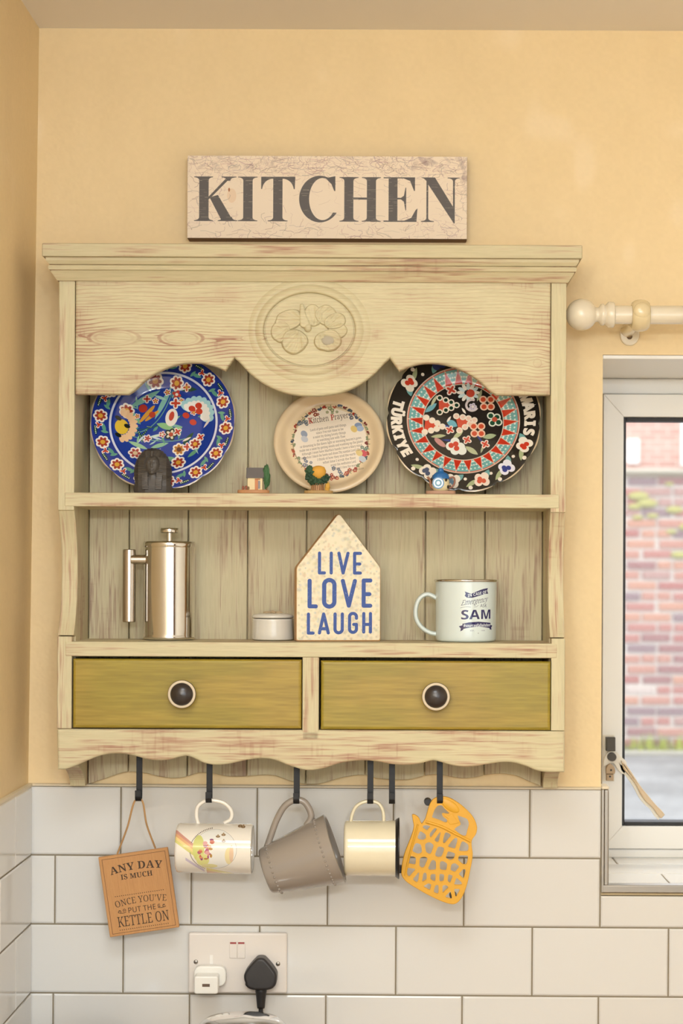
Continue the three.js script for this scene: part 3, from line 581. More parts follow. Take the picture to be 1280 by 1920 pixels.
// ---------- lettering helpers ----------
function fit(c, str, x0, x1, y0, y1, font) {               // a line of text stretched into a box
  c.save(); c.font = font.replace('#', '200'); c.textAlign = 'left'; c.textBaseline = 'alphabetic';
  const m = c.measureText(str), l = m.actualBoundingBoxLeft ?? 0, w = (m.actualBoundingBoxRight ?? m.width) + l, a = m.actualBoundingBoxAscent ?? 145, d = m.actualBoundingBoxDescent ?? 0;
  c.translate(x0, y1); c.scale((x1 - x0) / w, (y1 - y0) / (a + d)); c.fillText(str, l, -d); c.restore();
}
const SANS = 'bold #px sans-serif', SERIF = 'bold #px serif';
function path(c, pts, close = true) { c.beginPath(); pts.forEach(([x, y], i) => i ? c.lineTo(x, y) : c.moveTo(x, y)); if (close) c.closePath(); }
function ellipse(c, x, y, rx, ry, rot = 0) { c.beginPath(); c.ellipse(x, y, rx, ry, rot, 0, Math.PI * 2); c.fill(); }

// ---------- KITCHEN sign on the wall ----------
{
  const z = 0.03, a = P(350.5, 446.5, z), b = P(876, 293.5, z), w = b.x - a.x, h = b.y - a.y;
  const face = canvasTex(1584, 464, (c, W, H) => {
    const R = rng(101); c.fillStyle = '#efdcc4'; c.fillRect(0, 0, W, H);
    for (let i = 0; i < 2200; i++) {             // crackle, densest along the top and at the corners
      let x = R() * W, y = R() * H; const e = Math.min(y / H, (H - y) / H * 1.6, x / W * 3.2, (W - x) / W * 3.2), keep = y < H * 0.24 ? 0.9 : 0.42 - e * 0.75;
      if (R() > keep) continue;
      c.strokeStyle = `rgba(${120 + R() * 40},${92 + R() * 30},${88 + R() * 30},${0.15 + R() * 0.4})`; c.lineWidth = 0.8 + R() * 2.2;
      c.beginPath(); c.moveTo(x, y); let t = R() * 6.28; for (let k = 0; k < 4; k++) { t += (R() - 0.5) * 2; x += Math.cos(t) * (8 + R() * 26); y += Math.sin(t) * (5 + R() * 15); c.lineTo(x, y); } c.stroke();
    }
    for (let i = 0; i < 46; i++) { const x = W * (0.80 + R() * 0.2), y = R() * H * (i < 30 ? 0.16 : 0.55); c.fillStyle = `rgba(122,96,98,${0.05 + R() * 0.13})`; ellipse(c, i < 30 ? x : W - R() * 30, y, 10 + R() * 34, 4 + R() * 12, R() * 3); }
    for (let i = 0; i < 22; i++) { c.fillStyle = `rgba(130,104,98,${0.05 + R() * 0.1})`; ellipse(c, R() * W * 0.35, R() * H * 0.2, 14 + R() * 36, 5 + R() * 10, R() * 3); }
    // letters, in the coordinates of an enlarged crop of the board
    c.save(); const sx = W / (876 - 350.5) / 4.414, sy = H / (446.5 - 293.5) / 4.414; c.scale(sx, sy); c.translate(-(350.5 - 330) * 4.414, -(293.5 - 280) * 4.414);
    c.fillStyle = '#59524e'; const r = (x0, x1, y0, y1) => c.fillRect(x0, y0, x1 - x0, y1 - y0), T = 232, B = 595;
    const serif = (x0, x1, s0, s1, top) => { const y = top ? T : B, d = top ? 1 : -1; c.beginPath(); c.moveTo(x0, y); c.lineTo(x1, y); c.lineTo(x1, y + 6 * d); c.quadraticCurveTo(s1, y + 9 * d, s1, y + 34 * d); c.lineTo(s0, y + 34 * d); c.quadraticCurveTo(s0, y + 9 * d, x0, y + 6 * d); c.closePath(); c.fill(); };
    const stem = (x0, x1, l, rr) => { r(x0, x1, T, B); serif(x0 - l, x1 + rr, x0, x1, true); serif(x0 - l, x1 + rr, x0, x1, false); };
    stem(190, 268, 42, 36); path(c, [[418, 240], [450, 240], [290, 400], [268, 418], [268, 396]]); c.fill(); serif(375, 498, 420, 448, true); path(c, [[276, 402], [345, 382], [470, 590], [376, 590]]); c.fill(); serif(344, 506, 380, 462, false);
    stem(555, 632, 43, 40);
    r(803, 880, T, B); serif(758, 922, 803, 880, false); r(703, 985, T, 248);
    c.beginPath(); c.moveTo(703, 240); c.lineTo(703, 332); c.lineTo(711, 332); c.quadraticCurveTo(722, 256, 803, 246); c.closePath(); c.fill(); c.beginPath(); c.moveTo(985, 240); c.lineTo(981, 332); c.lineTo(973, 332); c.quadraticCurveTo(960, 256, 880, 246); c.closePath(); c.fill();
    c.beginPath(); c.ellipse(1190, 412, 172, 190, 0, Math.PI * 0.20, Math.PI * 1.78); c.ellipse(1212, 412, 112, 172, 0, Math.PI * 1.74, Math.PI * 0.22, true); c.closePath(); c.fill();
    path(c, [[1317, 225], [1317, 346], [1308, 346], [1285, 290], [1240, 246], [1260, 236]]); c.fill();
    const o = 1191.8; stem(o + 200, o + 275, 40, 43); stem(o + 387, o + 462, 42, 40); r(o + 275, o + 387, 398, 415);
    r(o + 567, o + 640, T, B); r(o + 525, o + 785, T, 241); r(o + 525, o + 790, 585, B); path(c, [[o + 785, T], [o + 785, 342], [o + 777, 342], [o + 745, 262], [o + 690, 240]]); c.fill(); path(c, [[o + 806, 485], [o + 798, B], [o + 690, 588], [o + 755, 562], [o + 790, 500]]); c.fill();
    r(o + 640, o + 712, 400, 412); path(c, [[o + 712, 316], [o + 712, 502], [o + 706, 502], [o + 694, 430], [o + 660, 406], [o + 694, 382], [o + 706, 316]]); c.fill();
    r(o + 880, o + 895, T, B); serif(o + 835, o + 942, o + 880, o + 895, false); path(c, [[o + 833, T], [o + 950, T], [o + 1100, 470], [o + 1100, 240], [o + 1115, 240], [o + 1115, 606], [o + 1108, 606], [o + 895, 290], [o + 880, 260], [o + 860, 242]]); c.fill(); serif(o + 1055, o + 1155, o + 1100, o + 1115, true);
    // scratches across the letters
    for (let i = 0; i < 420; i++) { const x = 150 + R() * 2200, y = T + R() * (B - T); c.fillStyle = `rgba(236,216,190,${0.15 + R() * 0.5})`; c.fillRect(x, y, 10 + R() * 60, 0.8 + R() * 2.4); }
    c.restore();
    c.fillStyle = 'rgba(214,150,92,0.20)'; ellipse(c, 252, 225, 26, 40); c.fillStyle = '#a1602f'; ellipse(c, 237, 192, 5, 11);
  });
  const t = thing('kitchen_sign', 'long cream crackle-finish board lettered KITCHEN above the cabinet', 'sign', [(a.x + b.x) / 2, a.y, 0]);
  const edge = std({ color: 0x7d5b3f, roughness: 0.75 });
  wpart('board', box(a.x, b.x, a.y, b.y, 0.0005, z - 0.0008, 0.0015), edge, t, 'brown fibreboard edges');
  const fp = new RoundedBoxGeometry(w - 0.0006, h - 0.0006, 0.0012, 1, 0.0004); fp.translate((a.x + b.x) / 2, (a.y + b.y) / 2, z - 0.0002);
  const p = fp.attributes.position, uv = fp.attributes.uv; for (let i = 0; i < p.count; i++) uv.setXY(i, (p.getX(i) - a.x) / w, (p.getY(i) - a.y) / h);
  wpart('printed_face', fp, std({ map: face, roughness: 0.55 }), t, 'cream face with worn charcoal lettering');
}

// ---------- plates on the upper shelf ----------
function plateGeo(R, prof, lobes, amp, t = 0.0045, nr = 26, nt = 180) {
  const pos = [], uv = [], idx = [], ring = (j, back) => {
    for (let i = 0; i < nt; i++) {
      const a = i / nt * Math.PI * 2, q = Math.min(1, j / nr), lob = lobes ? 1 - amp * 0.8 + amp * Math.pow(Math.abs(Math.sin(a * lobes / 2 + 0.4)), 0.6) : 1;
      const rr = R * q * mix(1, lob, sstep(0.75, 1, q)), z = prof(q) - (back ? t * (q > 0.97 ? 0.5 : 1) : 0);
      pos.push(Math.cos(a) * rr, Math.sin(a) * rr, z); uv.push(0.5 + Math.cos(a) * rr / (2.08 * R), 0.5 + Math.sin(a) * rr / (2.08 * R));
    }
  };
  for (let j = 0; j <= nr; j++) ring(j, false);
  for (let j = nr; j >= 0; j--) ring(j, true);
  const rows = 2 * nr + 2;
  for (let j = 0; j + 1 < rows; j++) for (let i = 0; i < nt; i++) { const a = j * nt + i, b = j * nt + (i + 1) % nt, c = a + nt, d = b + nt; idx.push(a, c, b, b, c, d); }
  const g = new THREE.BufferGeometry(); g.setAttribute('position', new THREE.Float32BufferAttribute(pos, 3)); g.setAttribute('uv', new THREE.Float32BufferAttribute(uv, 2)); g.setIndex(idx); g.computeVertexNormals(); return g;
}
function standPlate(name, label, px, pyC, rPx, lean, prof, lobes, amp, m, mEdge, rot = 0) {
  const zc = 0.05, c = P(px, pyC, zc), R = rPx * M(zc), g = plateGeo(R, prof, lobes, amp);
  const o = single(name, label, 'plate', g, m);
  o.rotation.set(-lean, 0, 0); g.rotateZ(rot);
  // lowest point of the rim on the shelf, back of the rim against the boards
  g.computeBoundingBox(); const bb = g.boundingBox;
  const lowY = bb.min.y * Math.cos(lean), zTopBack = -Math.sin(lean) * bb.max.y;
  o.position.set(c.x, Y_UP1 - lowY + 0.0008, ZB + 0.006 - zTopBack);
  return o;
}
const dot = (c, x, y, r, f) => { c.fillStyle = f; ellipse(c, x, y, r, r); };
function blossom(c, x, y, r, rot, petals, out, inn, core) {
  c.save(); c.translate(x, y); c.rotate(rot);
  for (let k = 0; k < petals; k++) { const a = k / petals * 6.283; c.fillStyle = out; ellipse(c, Math.cos(a) * r * 0.62, Math.sin(a) * r * 0.62, r * 0.46, r * 0.42, a); }
  for (let k = 0; k < petals; k++) { const a = k / petals * 6.283; c.fillStyle = inn; ellipse(c, Math.cos(a) * r * 0.5, Math.sin(a) * r * 0.5, r * 0.33, r * 0.22, a); }
  dot(c, 0, 0, r * 0.36, core); c.restore();
}
function leaf(c, x, y, len, wid, rot, fill, dots) {
  c.save(); c.translate(x, y); c.rotate(rot); c.fillStyle = fill; c.beginPath(); c.moveTo(-len / 2, 0); c.quadraticCurveTo(0, -wid, len / 2, 0); c.quadraticCurveTo(0, wid, -len / 2, 0); c.fill();
  if (dots) for (let k = -2; k <= 2; k++) dot(c, k * len * 0.15, 0, wid * 0.17, dots); c.restore();
}
const glaze = (map) => std({ map, roughness: 0.13, clearcoat: 0.6, clearcoatRoughness: 0.05 });
{
  const S = 1400, blue = canvasTex(S, S, (c) => {
    c.fillStyle = '#b9a58a'; c.fillRect(0, 0, S, S); c.translate(S / 2, S / 2); const K = S / 2.08; c.scale(K, K);       // plate radius = 1
    c.fillStyle = '#1d3590'; ellipse(c, 0, 0, 0.985, 0.985); const R = rng(7), F = ['#f6ece0', '#a5392c', '#dca63e'];
    for (let k = 0; k < 14; k++) {
      const a = k / 14 * 6.283 + 0.1; c.save(); c.rotate(a);
      leaf(c, 0.80, -0.165, 0.15, 0.05, 1.2, '#5f9c86'); leaf(c, 0.91, 0.2, 0.17, 0.045, 1.75, '#12402c', '#e9f3d8'); leaf(c, 0.80, 0.14, 0.11, 0.04, 0.5, '#6aa588');
      blossom(c, 0.87, 0, 0.092, k, 7, '#f6ece0', '#a5392c', '#dca63e'); blossom(c, 0.875, -0.135, 0.052, k, 3, '#f6e6dc', '#c23a28', '#c23a28'); c.restore();
    }
    c.lineWidth = 0.03; c.strokeStyle = '#d9dbe6'; c.beginPath(); c.arc(0, 0, 0.735, 0, 6.3); c.stroke(); c.fillStyle = '#23409b'; ellipse(c, 0, 0, 0.70, 0.70);
    // the bouquet
    c.lineCap = 'round';
    const stemP = (pts, w, col) => { c.strokeStyle = col; c.lineWidth = w; c.beginPath(); c.moveTo(...pts[0]); c.quadraticCurveTo(...pts[1], ...pts[2]); c.stroke(); };
    stemP([[-0.62, 0.1], [-0.1, 0.25], [0.1, -0.5]], 0.012, '#6fa68c'); stemP([[-0.55, 0.08], [0, 0.1], [0.45, -0.3]], 0.012, '#2a5a45'); stemP([[-0.5, 0.15], [0, 0.3], [0.3, 0.2]], 0.012, '#6fa68c');
    for (const [x, y, l, w, r, f] of [[-0.28, -0.38, 0.5, 0.09, -0.55, '#7fb3a3'], [-0.02, -0.33, 0.55, 0.07, -1.15, '#86bcae'], [0.02, 0.02, 0.26, 0.09, 0.3, '#8fbf86'], [0.16, 0.08, 0.22, 0.08, -0.5, '#9ac77f'], [0.34, 0.2, 0.24, 0.06, -0.9, '#17492f'], [-0.35, 0.3, 0.3, 0.06, 0.4, '#9cc79d'], [-0.05, 0.3, 0.26, 0.06, -0.3, '#8fc09a'], [0.1, 0.5, 0.24, 0.07, 0.1, '#6ea884'], [0.42, 0.42, 0.2, 0.06, -0.7, '#6ea884'], [0.3, -0.52, 0.3, 0.07, 0.15, '#1c4a33'], [-0.4, -0.1, 0.24, 0.08, 0.9, '#7ab08f'], [0.5, 0.18, 0.15, 0.05, -0.8, '#8fbf86'], [-0.05, 0.15, 0.36, 0.04, -0.2, '#cfe3d0']]) leaf(c, x, y, l, w, r, f);
    for (let k = 0; k < 34; k++) { const a = R() * 6.283, r = 0.12 + R() * 0.52, f = ['#7fb3a3', '#8fc09a', '#5f9c86', '#17492f', '#a9cfc4', '#c9d6e6'][k % 6]; leaf(c, Math.cos(a) * r, Math.sin(a) * r, 0.09 + R() * 0.12, 0.02 + R() * 0.025, R() * 6.28, f, k % 6 === 3 ? '#e9f3d8' : null); }
    for (let k = 0; k < 12; k++) { const a = R() * 6.283, r = 0.2 + R() * 0.45; blossom(c, Math.cos(a) * r, Math.sin(a) * r, 0.035 + R() * 0.02, R(), 5, '#efe6dc', '#b9402e', '#d9a94a'); }
    blossom(c, -0.14, -0.63, 0.11, 1, 7, '#eadfce', '#8e2d24', '#c98f36'); blossom(c, 0.16, -0.60, 0.095, 0, 7, ...F); blossom(c, 0.30, -0.54, 0.06, 0, 4, '#f3e4da', '#b8402e', '#c98f36'); blossom(c, 0.16, -0.45, 0.06, 2, 4, '#c8473a', '#c8473a', '#f0e8dc'); blossom(c, -0.25, -0.38, 0.06, 0, 4, '#e8d9cc', '#b04436', '#a03028');
    blossom(c, -0.52, -0.20, 0.10, 0, 7, ...F); blossom(c, -0.02, 0.14, 0.05, 0, 5, '#e0ccd0', '#b04436', '#e9dfc0');
    // carnation
    c.save(); c.translate(0.42, -0.14); for (let k = 0; k < 9; k++) { const a = -2.3 + k * 0.32; c.fillStyle = '#a9d3d6'; ellipse(c, Math.cos(a) * 0.19, Math.sin(a) * 0.19, 0.09, 0.06, a); } for (let k = 0; k < 9; k++) { const a = -2.3 + k * 0.32; c.fillStyle = '#f1ece2'; ellipse(c, Math.cos(a) * 0.15, Math.sin(a) * 0.15, 0.07, 0.045, a); } for (const [x, y] of [[-0.12, 0], [-0.04, -0.1], [0.06, -0.06], [-0.02, 0.1], [0.05, -0.14]]) { c.fillStyle = '#c8402b'; ellipse(c, x, y, 0.05, 0.042, 0.5); } c.restore();
    // tulip, bud, yellow flower
    c.save(); c.translate(0.10, -0.16); c.fillStyle = '#f1e7da'; ellipse(c, 0, 0.05, 0.085, 0.13, 0.15); c.fillStyle = '#c54a38'; ellipse(c, 0.0, 0.03, 0.035, 0.07, 0.2); blossom(c, 0.05, -0.16, 0.08, 0, 4, '#f1e7da', '#c2442f', '#c2442f'); c.restore();
    c.fillStyle = '#d79b3a'; c.save(); c.translate(-0.24, -0.16); c.rotate(-0.9); ellipse(c, 0, 0, 0.16, 0.03); ellipse(c, 0.02, 0.07, 0.12, 0.025, 0.2); c.restore(); dot(c, -0.3, -0.24, 0.06, '#b53a2c'); dot(c, -0.17, -0.15, 0.045, '#b9452f');
    c.save(); c.translate(-0.6, 0.02); for (let k = 0; k < 11; k++) { const a = -1.4 + k * 0.28; c.fillStyle = '#f0c69a'; ellipse(c, Math.cos(a) * 0.18, Math.sin(a) * 0.2, 0.06, 0.035, a); } c.fillStyle = '#e9c23d'; ellipse(c, 0.02, 0.02, 0.09, 0.11); for (const [x, y] of [[-0.03, -0.1], [0.09, 0.0], [-0.02, 0.15]]) { c.fillStyle = '#18241f'; ellipse(c, x, y, 0.045, 0.028, 0.5); } c.restore();
    blossom(c, 0.10, 0.14, 0.085, 0, 5, '#182f2a', '#e6d9c0', '#b5452c'); blossom(c, 0.19, 0.1, 0.06, 1, 4, '#f0e0d6', '#bf3f2c', '#bf3f2c'); blossom(c, 0.22, 0.36, 0.09, 1, 7, '#f2e8d8', '#b9772f', '#5b2a20'); blossom(c, 0.33, 0.32, 0.06, 0, 4, '#f2dcd6', '#bd3f30', '#bd3f30'); blossom(c, 0.44, 0.28, 0.085, 1, 7, ...F); blossom(c, 0.51, 0.18, 0.06, 1, 4, '#f4e6de', '#c23a28', '#c23a28'); blossom(c, 0.22, 0.56, 0.10, 0, 7, ...F); blossom(c, -0.38, 0.42, 0.09, 0, 6, '#f6ece0', '#b04a44', '#e3c9a0'); blossom(c, -0.22, 0.2, 0.055, 0, 5, '#efe2e0', '#b04a44', '#b04a44');
    leaf(c, 0.6, -0.02, 0.17, 0.035, -0.9, '#eadcd2'); leaf(c, 0.32, 0.21, 0.14, 0.03, -0.5, '#eadcd2');
  });
  const prof = (q) => q < 0.55 ? 0.001 + 0.0015 * q * q : q < 0.74 ? mix(0.0015, 0.011, sstep(0.5, 0.76, q)) : mix(0.0105, 0.0175, (q - 0.74) / 0.26);
  standPlate('blue_plate', 'deep blue plate with scalloped rim and hand-painted flowers, leaning behind the dark bust', 307, 800, 135.5, 0.27, prof, 14, 0.028, glaze(blue));

  const black = canvasTex(S, S, (c) => {
    c.fillStyle = '#d3bb98'; c.fillRect(0, 0, S, S); c.translate(S / 2, S / 2); const K = S / 2.08; c.scale(K, K);
    c.fillStyle = '#221f1c'; ellipse(c, 0, 0, 0.99, 0.99);
    // rim flowers
    const spray = (a, f1, f2) => { c.save(); c.rotate(a); leaf(c, 0.87, 0.13, 0.2, 0.06, 1.2, '#a9b287'); leaf(c, 0.80, -0.08, 0.16, 0.08, 0.7, '#6fa5a3'); for (const [x, y] of [[0.9, -0.04], [0.82, 0.03], [0.88, 0.05], [0.82, -0.05]]) { c.fillStyle = f1; ellipse(c, x, y, 0.06, 0.052); } for (const [x, y] of [[0.88, -0.02], [0.84, 0.02], [0.87, 0.035]]) { c.fillStyle = f2; ellipse(c, x, y, 0.034, 0.03); } dot(c, 0.93, 0.17, 0.028, '#efe2d0'); dot(c, 0.79, 0.2, 0.022, '#efe2d0'); c.restore(); };
    spray(3.14 + 0.62, '#f0e4d0', '#d2402a'); spray(-1.95, '#2c3a72', '#c9412f'); spray(-1.5, '#efe6d6', '#c9412f'); spray(-1.05, '#efe6d6', '#c9412f'); spray(0.42, '#f2e8d8', '#cf3a26'); spray(0.88, '#e9e6f0', '#2c3a8a'); spray(1.3, '#efdccb', '#cf5a40'); spray(1.75, '#efe4d4', '#5e86a0'); spray(2.15, '#eee2d2', '#46516e');
    // lettering on the rim: left reads downwards with its tops inwards, right with its tops outwards
    const arc = (str, a0, a1, r, h, inward) => {
      c.font = 'bold 100px sans-serif'; c.textAlign = 'center'; c.textBaseline = 'alphabetic';
      [...str].forEach((ch, i) => { const a = mix(a0, a1, (i + 0.5) / str.length); c.save(); c.translate(Math.cos(a) * r, Math.sin(a) * r); c.rotate(inward ? a - Math.PI / 2 : a + Math.PI / 2); c.scale(h / 74, h / 74); c.fillStyle = '#f3e7d6'; c.lineWidth = 9; c.strokeStyle = '#f3e7d6'; c.strokeText(ch, 0, 37); c.fillText(ch, 0, 37); c.restore(); });
    };
    arc('TÜRKIYE', Math.PI + 0.30, Math.PI - 0.62, 0.865, 0.135, true); arc('MARMARIS', -0.82, 0.27, 0.865, 0.135, false);
    // toothed ring
    const off = 0.02; c.fillStyle = '#ddc3ae'; ellipse(c, 0, 0, 0.735, 0.735); c.fillStyle = '#c96a58'; ellipse(c, 0, 0, 0.722, 0.722); c.fillStyle = '#79b3b0'; ellipse(c, 0, 0, 0.708, 0.708);
    for (let k = 0; k < 26; k++) { const a = k / 26 * 6.283 + off, m = a + 3.1416 / 26; for (let q = 0; q < 9; q++) { const rr = 0.56 + (q % 3) * 0.055, aa = m + ((q / 3 | 0) - 1) * 0.055 * (0.4 + (q % 3) * 0.5); dot(c, Math.cos(aa) * rr, Math.sin(aa) * rr, 0.012, '#e6eee6'); }
      path(c, [[Math.cos(a - 0.115) * 0.515, Math.sin(a - 0.115) * 0.515], [Math.cos(a + 0.115) * 0.515, Math.sin(a + 0.115) * 0.515], [Math.cos(a) * 0.715, Math.sin(a) * 0.715]]); c.fillStyle = '#cf3a24'; c.fill(); c.strokeStyle = '#e6cfbc'; c.lineWidth = 0.008; c.stroke(); }
    c.fillStyle = '#d8c3ae'; ellipse(c, 0, 0, 0.53, 0.53); c.fillStyle = '#25211f'; ellipse(c, 0, 0, 0.518, 0.518);
    const s = 1 / 512, at = (x, y) => [(x - 595) * s, (y - 590) * s];           // positions read from an enlarged crop
    const grape = (x, y, rot, col, ed) => { c.save(); c.translate(...at(x, y)); c.rotate(rot); c.fillStyle = col; path(c, [[-0.09, -0.09], [0.17, 0], [-0.09, 0.09]]); c.fill(); for (const [i, j] of [[-0.08, -0.1], [0, -0.07], [0.07, -0.04], [0.14, 0], [0.07, 0.04], [0, 0.07], [-0.08, 0.1]]) { dot(c, i, j, 0.042, '#efe0cc'); dot(c, i, j, 0.025, ed); } c.restore(); };
    for (const [x, y, l, w, r, f] of [[380, 490, 0.2, 0.07, -0.7, '#76aeb8'], [400, 440, 0.18, 0.04, -1.1, '#c3c29c'], [520, 600, 0.16, 0.09, 0.5, '#6fb0c0'], [430, 690, 0.2, 0.05, -0.1, '#b5b98f'], [560, 680, 0.18, 0.06, -0.7, '#b5b98f'], [650, 790, 0.2, 0.07, 0.6, '#b9bd97'], [770, 690, 0.18, 0.07, -0.2, '#a9b68f'], [705, 400, 0.18, 0.05, -1.2, '#a9ad8c'], [720, 780, 0.12, 0.03, 1.9, '#a9ad8c'], [500, 720, 0.2, 0.03, 0.1, '#2c3a80'], [500, 630, 0.16, 0.04, 0.6, '#31468c'], [700, 700, 0.2, 0.03, 1.0, '#2c3a80'], [600, 510, 0.1, 0.03, 1.0, '#efe3d4'], [500, 570, 0.1, 0.03, -1.0, '#efe3d4']]) leaf(c, ...at(x, y), l, w, r, f);
    grape(480, 470, 0, '#d2563f', '#1d3a2a'); grape(385, 615, 0.1, '#d2442c', '#f1dfca'); grape(600, 590, -0.2, '#d2563f', '#ecc9b4');
    c.save(); c.translate(...at(630, 380)); for (let k = 0; k < 12; k++) { const a = k / 12 * 6.283; c.fillStyle = k % 2 ? '#cfe0e0' : '#f1e8da'; ellipse(c, Math.cos(a) * 0.1, Math.sin(a) * 0.085, 0.05, 0.024, a); } dot(c, 0.03, 0.01, 0.055, '#c84c38'); c.restore();
    c.strokeStyle = '#d9c9c6'; c.lineWidth = 0.03; c.beginPath(); c.arc(...at(655, 470), 0.075, 0.5, 5.2); c.stroke(); blossom(c, ...at(660, 480), 0.05, 0, 5, '#d7cfd8', '#b9a6b5', '#e8ddd4');
    for (const [x, y, r] of [[515, 362, 0.075], [505, 645, 0.06], [620, 715, 0.06], [740, 745, 0.06]]) blossom(c, ...at(x, y), r, 0.5, 4, '#f1dfd0', '#cb4a36', '#cb4a36');
    for (const [x, y] of [[755, 455], [690, 645]]) for (const [i, j] of [[-0.05, -0.05], [0.05, -0.05], [-0.04, 0.05], [0.05, 0.05]]) { const [u, v] = at(x, y); dot(c, u + i, v + j, 0.052, '#eec7ac'); dot(c, u + i, v + j, 0.033, '#cf5133'); }
    c.save(); c.translate(...at(800, 570)); for (const [i, j] of [[-0.04, -0.05], [0.04, -0.03], [-0.02, 0.05], [0.06, 0.04]]) { dot(c, i, j, 0.05, '#e9ead9'); dot(c, i, j, 0.032, '#254f38'); } dot(c, 0.01, 0.0, 0.035, '#c4573f'); c.restore();
    c.save(); c.translate(...at(540, 760)); for (const [i, j] of [[-0.06, 0], [0, -0.06], [0.07, 0.01], [0, 0.06], [0.09, 0.06]]) dot(c, i, j, 0.06, '#e7e7dd'); for (const [i, j] of [[-0.05, -0.01], [0.01, -0.03], [0.02, 0.03]]) dot(c, i, j, 0.035, '#cb432c'); c.restore();
    c.fillStyle = '#c58d88'; ellipse(c, ...at(440, 735), 0.09, 0.035, 0.7);
  });
  standPlate('black_plate', 'black painted plate with scalloped rim, red toothed ring and rim lettering TÜRKIYE and MARMARIS', 868, 801, 144, 0.27, prof, 12, 0.045, glaze(black), null, 0);

  const cream = canvasTex(1200, 1200, (c) => {
    c.fillStyle = '#e5cca6'; c.fillRect(0, 0, 1200, 1200); c.translate(600, 600); c.scale(600 / 1.04, 600 / 1.04); const R = rng(23);
    c.fillStyle = '#f3e4d0'; ellipse(c, 0.02, 0.0, 0.66, 0.66);
    c.save(); c.translate(0.02, -0.02); c.strokeStyle = '#6a5a4a'; c.lineWidth = 0.008; c.beginPath(); c.arc(0, 0, 0.68, 0, 6.29); c.stroke();
    for (let k = 0; k < 46; k++) { const a = k / 46 * 6.283, r = 0.68 + (R() - 0.5) * 0.07, f = ['#7b3a34', '#a33a30', '#5b6270', '#4b5560', '#8a9170', '#b0553f'][Math.floor(R() * 6)]; for (let q = 0; q < 3; q++) dot(c, Math.cos(a + q * 0.03) * (r + (R() - 0.5) * 0.03), Math.sin(a + q * 0.03) * (r + (R() - 0.5) * 0.03), 0.012 + R() * 0.016, f); leaf(c, Math.cos(a + 0.06) * 0.7, Math.sin(a + 0.06) * 0.7, 0.05, 0.014, a, '#737a5c'); }
    const cluster = (x, y, n, cols, s) => { for (let q = 0; q < n; q++) blossom(c, x + (R() - 0.5) * s, y + (R() - 0.5) * s * 0.6, 0.026 + R() * 0.014, R(), 5, cols[q % cols.length], cols[(q + 1) % cols.length], '#d9cba2'); };
    cluster(-0.3, -0.58, 6, ['#a8453c', '#7b3a34'], 0.2); cluster(0.0, -0.6, 5, ['#98986f', '#7f8763'], 0.24); cluster(0.4, -0.5, 5, ['#5f6672', '#7a7480'], 0.14); cluster(-0.5, -0.34, 6, ['#59616e', '#777d8a'], 0.16); cluster(-0.45, 0.38, 6, ['#70768c', '#8d90a0'], 0.26); cluster(0.15, 0.56, 6, ['#566070', '#8c93a6'], 0.2); cluster(0.36, 0.58, 5, ['#a33f30', '#c05a48'], 0.18); cluster(0.05, 0.66, 4, ['#a8372c', '#b75a48'], 0.2); cluster(0.62, 0.12, 4, ['#4f6b62', '#7d938a'], 0.1);
    // small painted figures reduced to plain dabs of colour
    for (const [x, y, f] of [[-0.48, -0.15, '#9aa1b0'], [-0.47, -0.05, '#c9c8cc'], [0.5, -0.32, '#8797b4'], [0.53, -0.26, '#a9b6cc'], [0.42, -0.25, '#e0c27a'], [0.6, 0.22, '#cf5a62'], [0.52, 0.21, '#e2c98a'], [0.58, 0.33, '#c6cbd0']]) { c.fillStyle = f; ellipse(c, x, y, 0.07, 0.055, R()); }
    c.rotate(-0.17);
    const line = (str, cx, y, w, h, col, font = SERIF) => { c.fillStyle = col; c.save(); c.translate(cx, y); c.font = '400 60px serif'; c.textAlign = 'center'; const m = c.measureText(str).width; c.scale(w / m, h / 42); c.fillText(str, 0, 0); c.restore(); };
    line('Kitchen', -0.14, -0.41, 0.36, 0.105, '#4a3a30'); line('Prayer', 0.24, -0.41, 0.32, 0.105, '#4a3a30'); line('K', -0.3, -0.41, 0.08, 0.11, '#cf3b30'); line('P', 0.105, -0.41, 0.07, 0.11, '#cf3b30');
    const L = [['Lord of pots and pans and things', 0, 0.66], ["since I've not time to be", 0.02, 0.5], ['a saint by doing lovely things', 0, 0.6], ['or watching late with Thee', 0.02, 0.52], ["or dreaming in the dawn light or storming heaven's gates", 0, 1.12], ['make me a saint by getting meals and washing up the plates', 0, 1.16], ["Although I must have Martha's hands I have a Mary mind", 0, 1.1], ['and when I black the boots and shoes Thy sandals Lord I find', -0.02, 1.1], ['I think of how they trod the earth', 0.06, 0.7], ['what time I scrub the floor', 0.1, 0.6], ['accept this meditation Lord', 0.16, 0.46], ["I haven't time for more", 0.18, 0.44]];
    L.forEach(([t, x, w], i) => line(t, x, -0.26 + i * 0.073, w, 0.044, '#6b5a50'));
    line('Klara Munkres', 0.36, 0.62, 0.3, 0.04, '#6b5a50'); c.restore();
  });
  const profC = (q) => q < 0.78 ? 0.001 : q < 0.9 ? mix(0.001, 0.011, sstep(0.76, 0.92, q)) : q < 0.96 ? mix(0.0108, 0.0128, (q - 0.9) / 0.06) : 0.0128 - (q - 0.96) * 0.05;
  standPlate('cream_plate', 'round cream stoneware plate printed with the Kitchen Prayer verse and a flower border', 617, 829, 104, 0.30, profC, 0, 0, std({ map: cream, roughness: 0.22, clearcoat: 0.3 }));
}

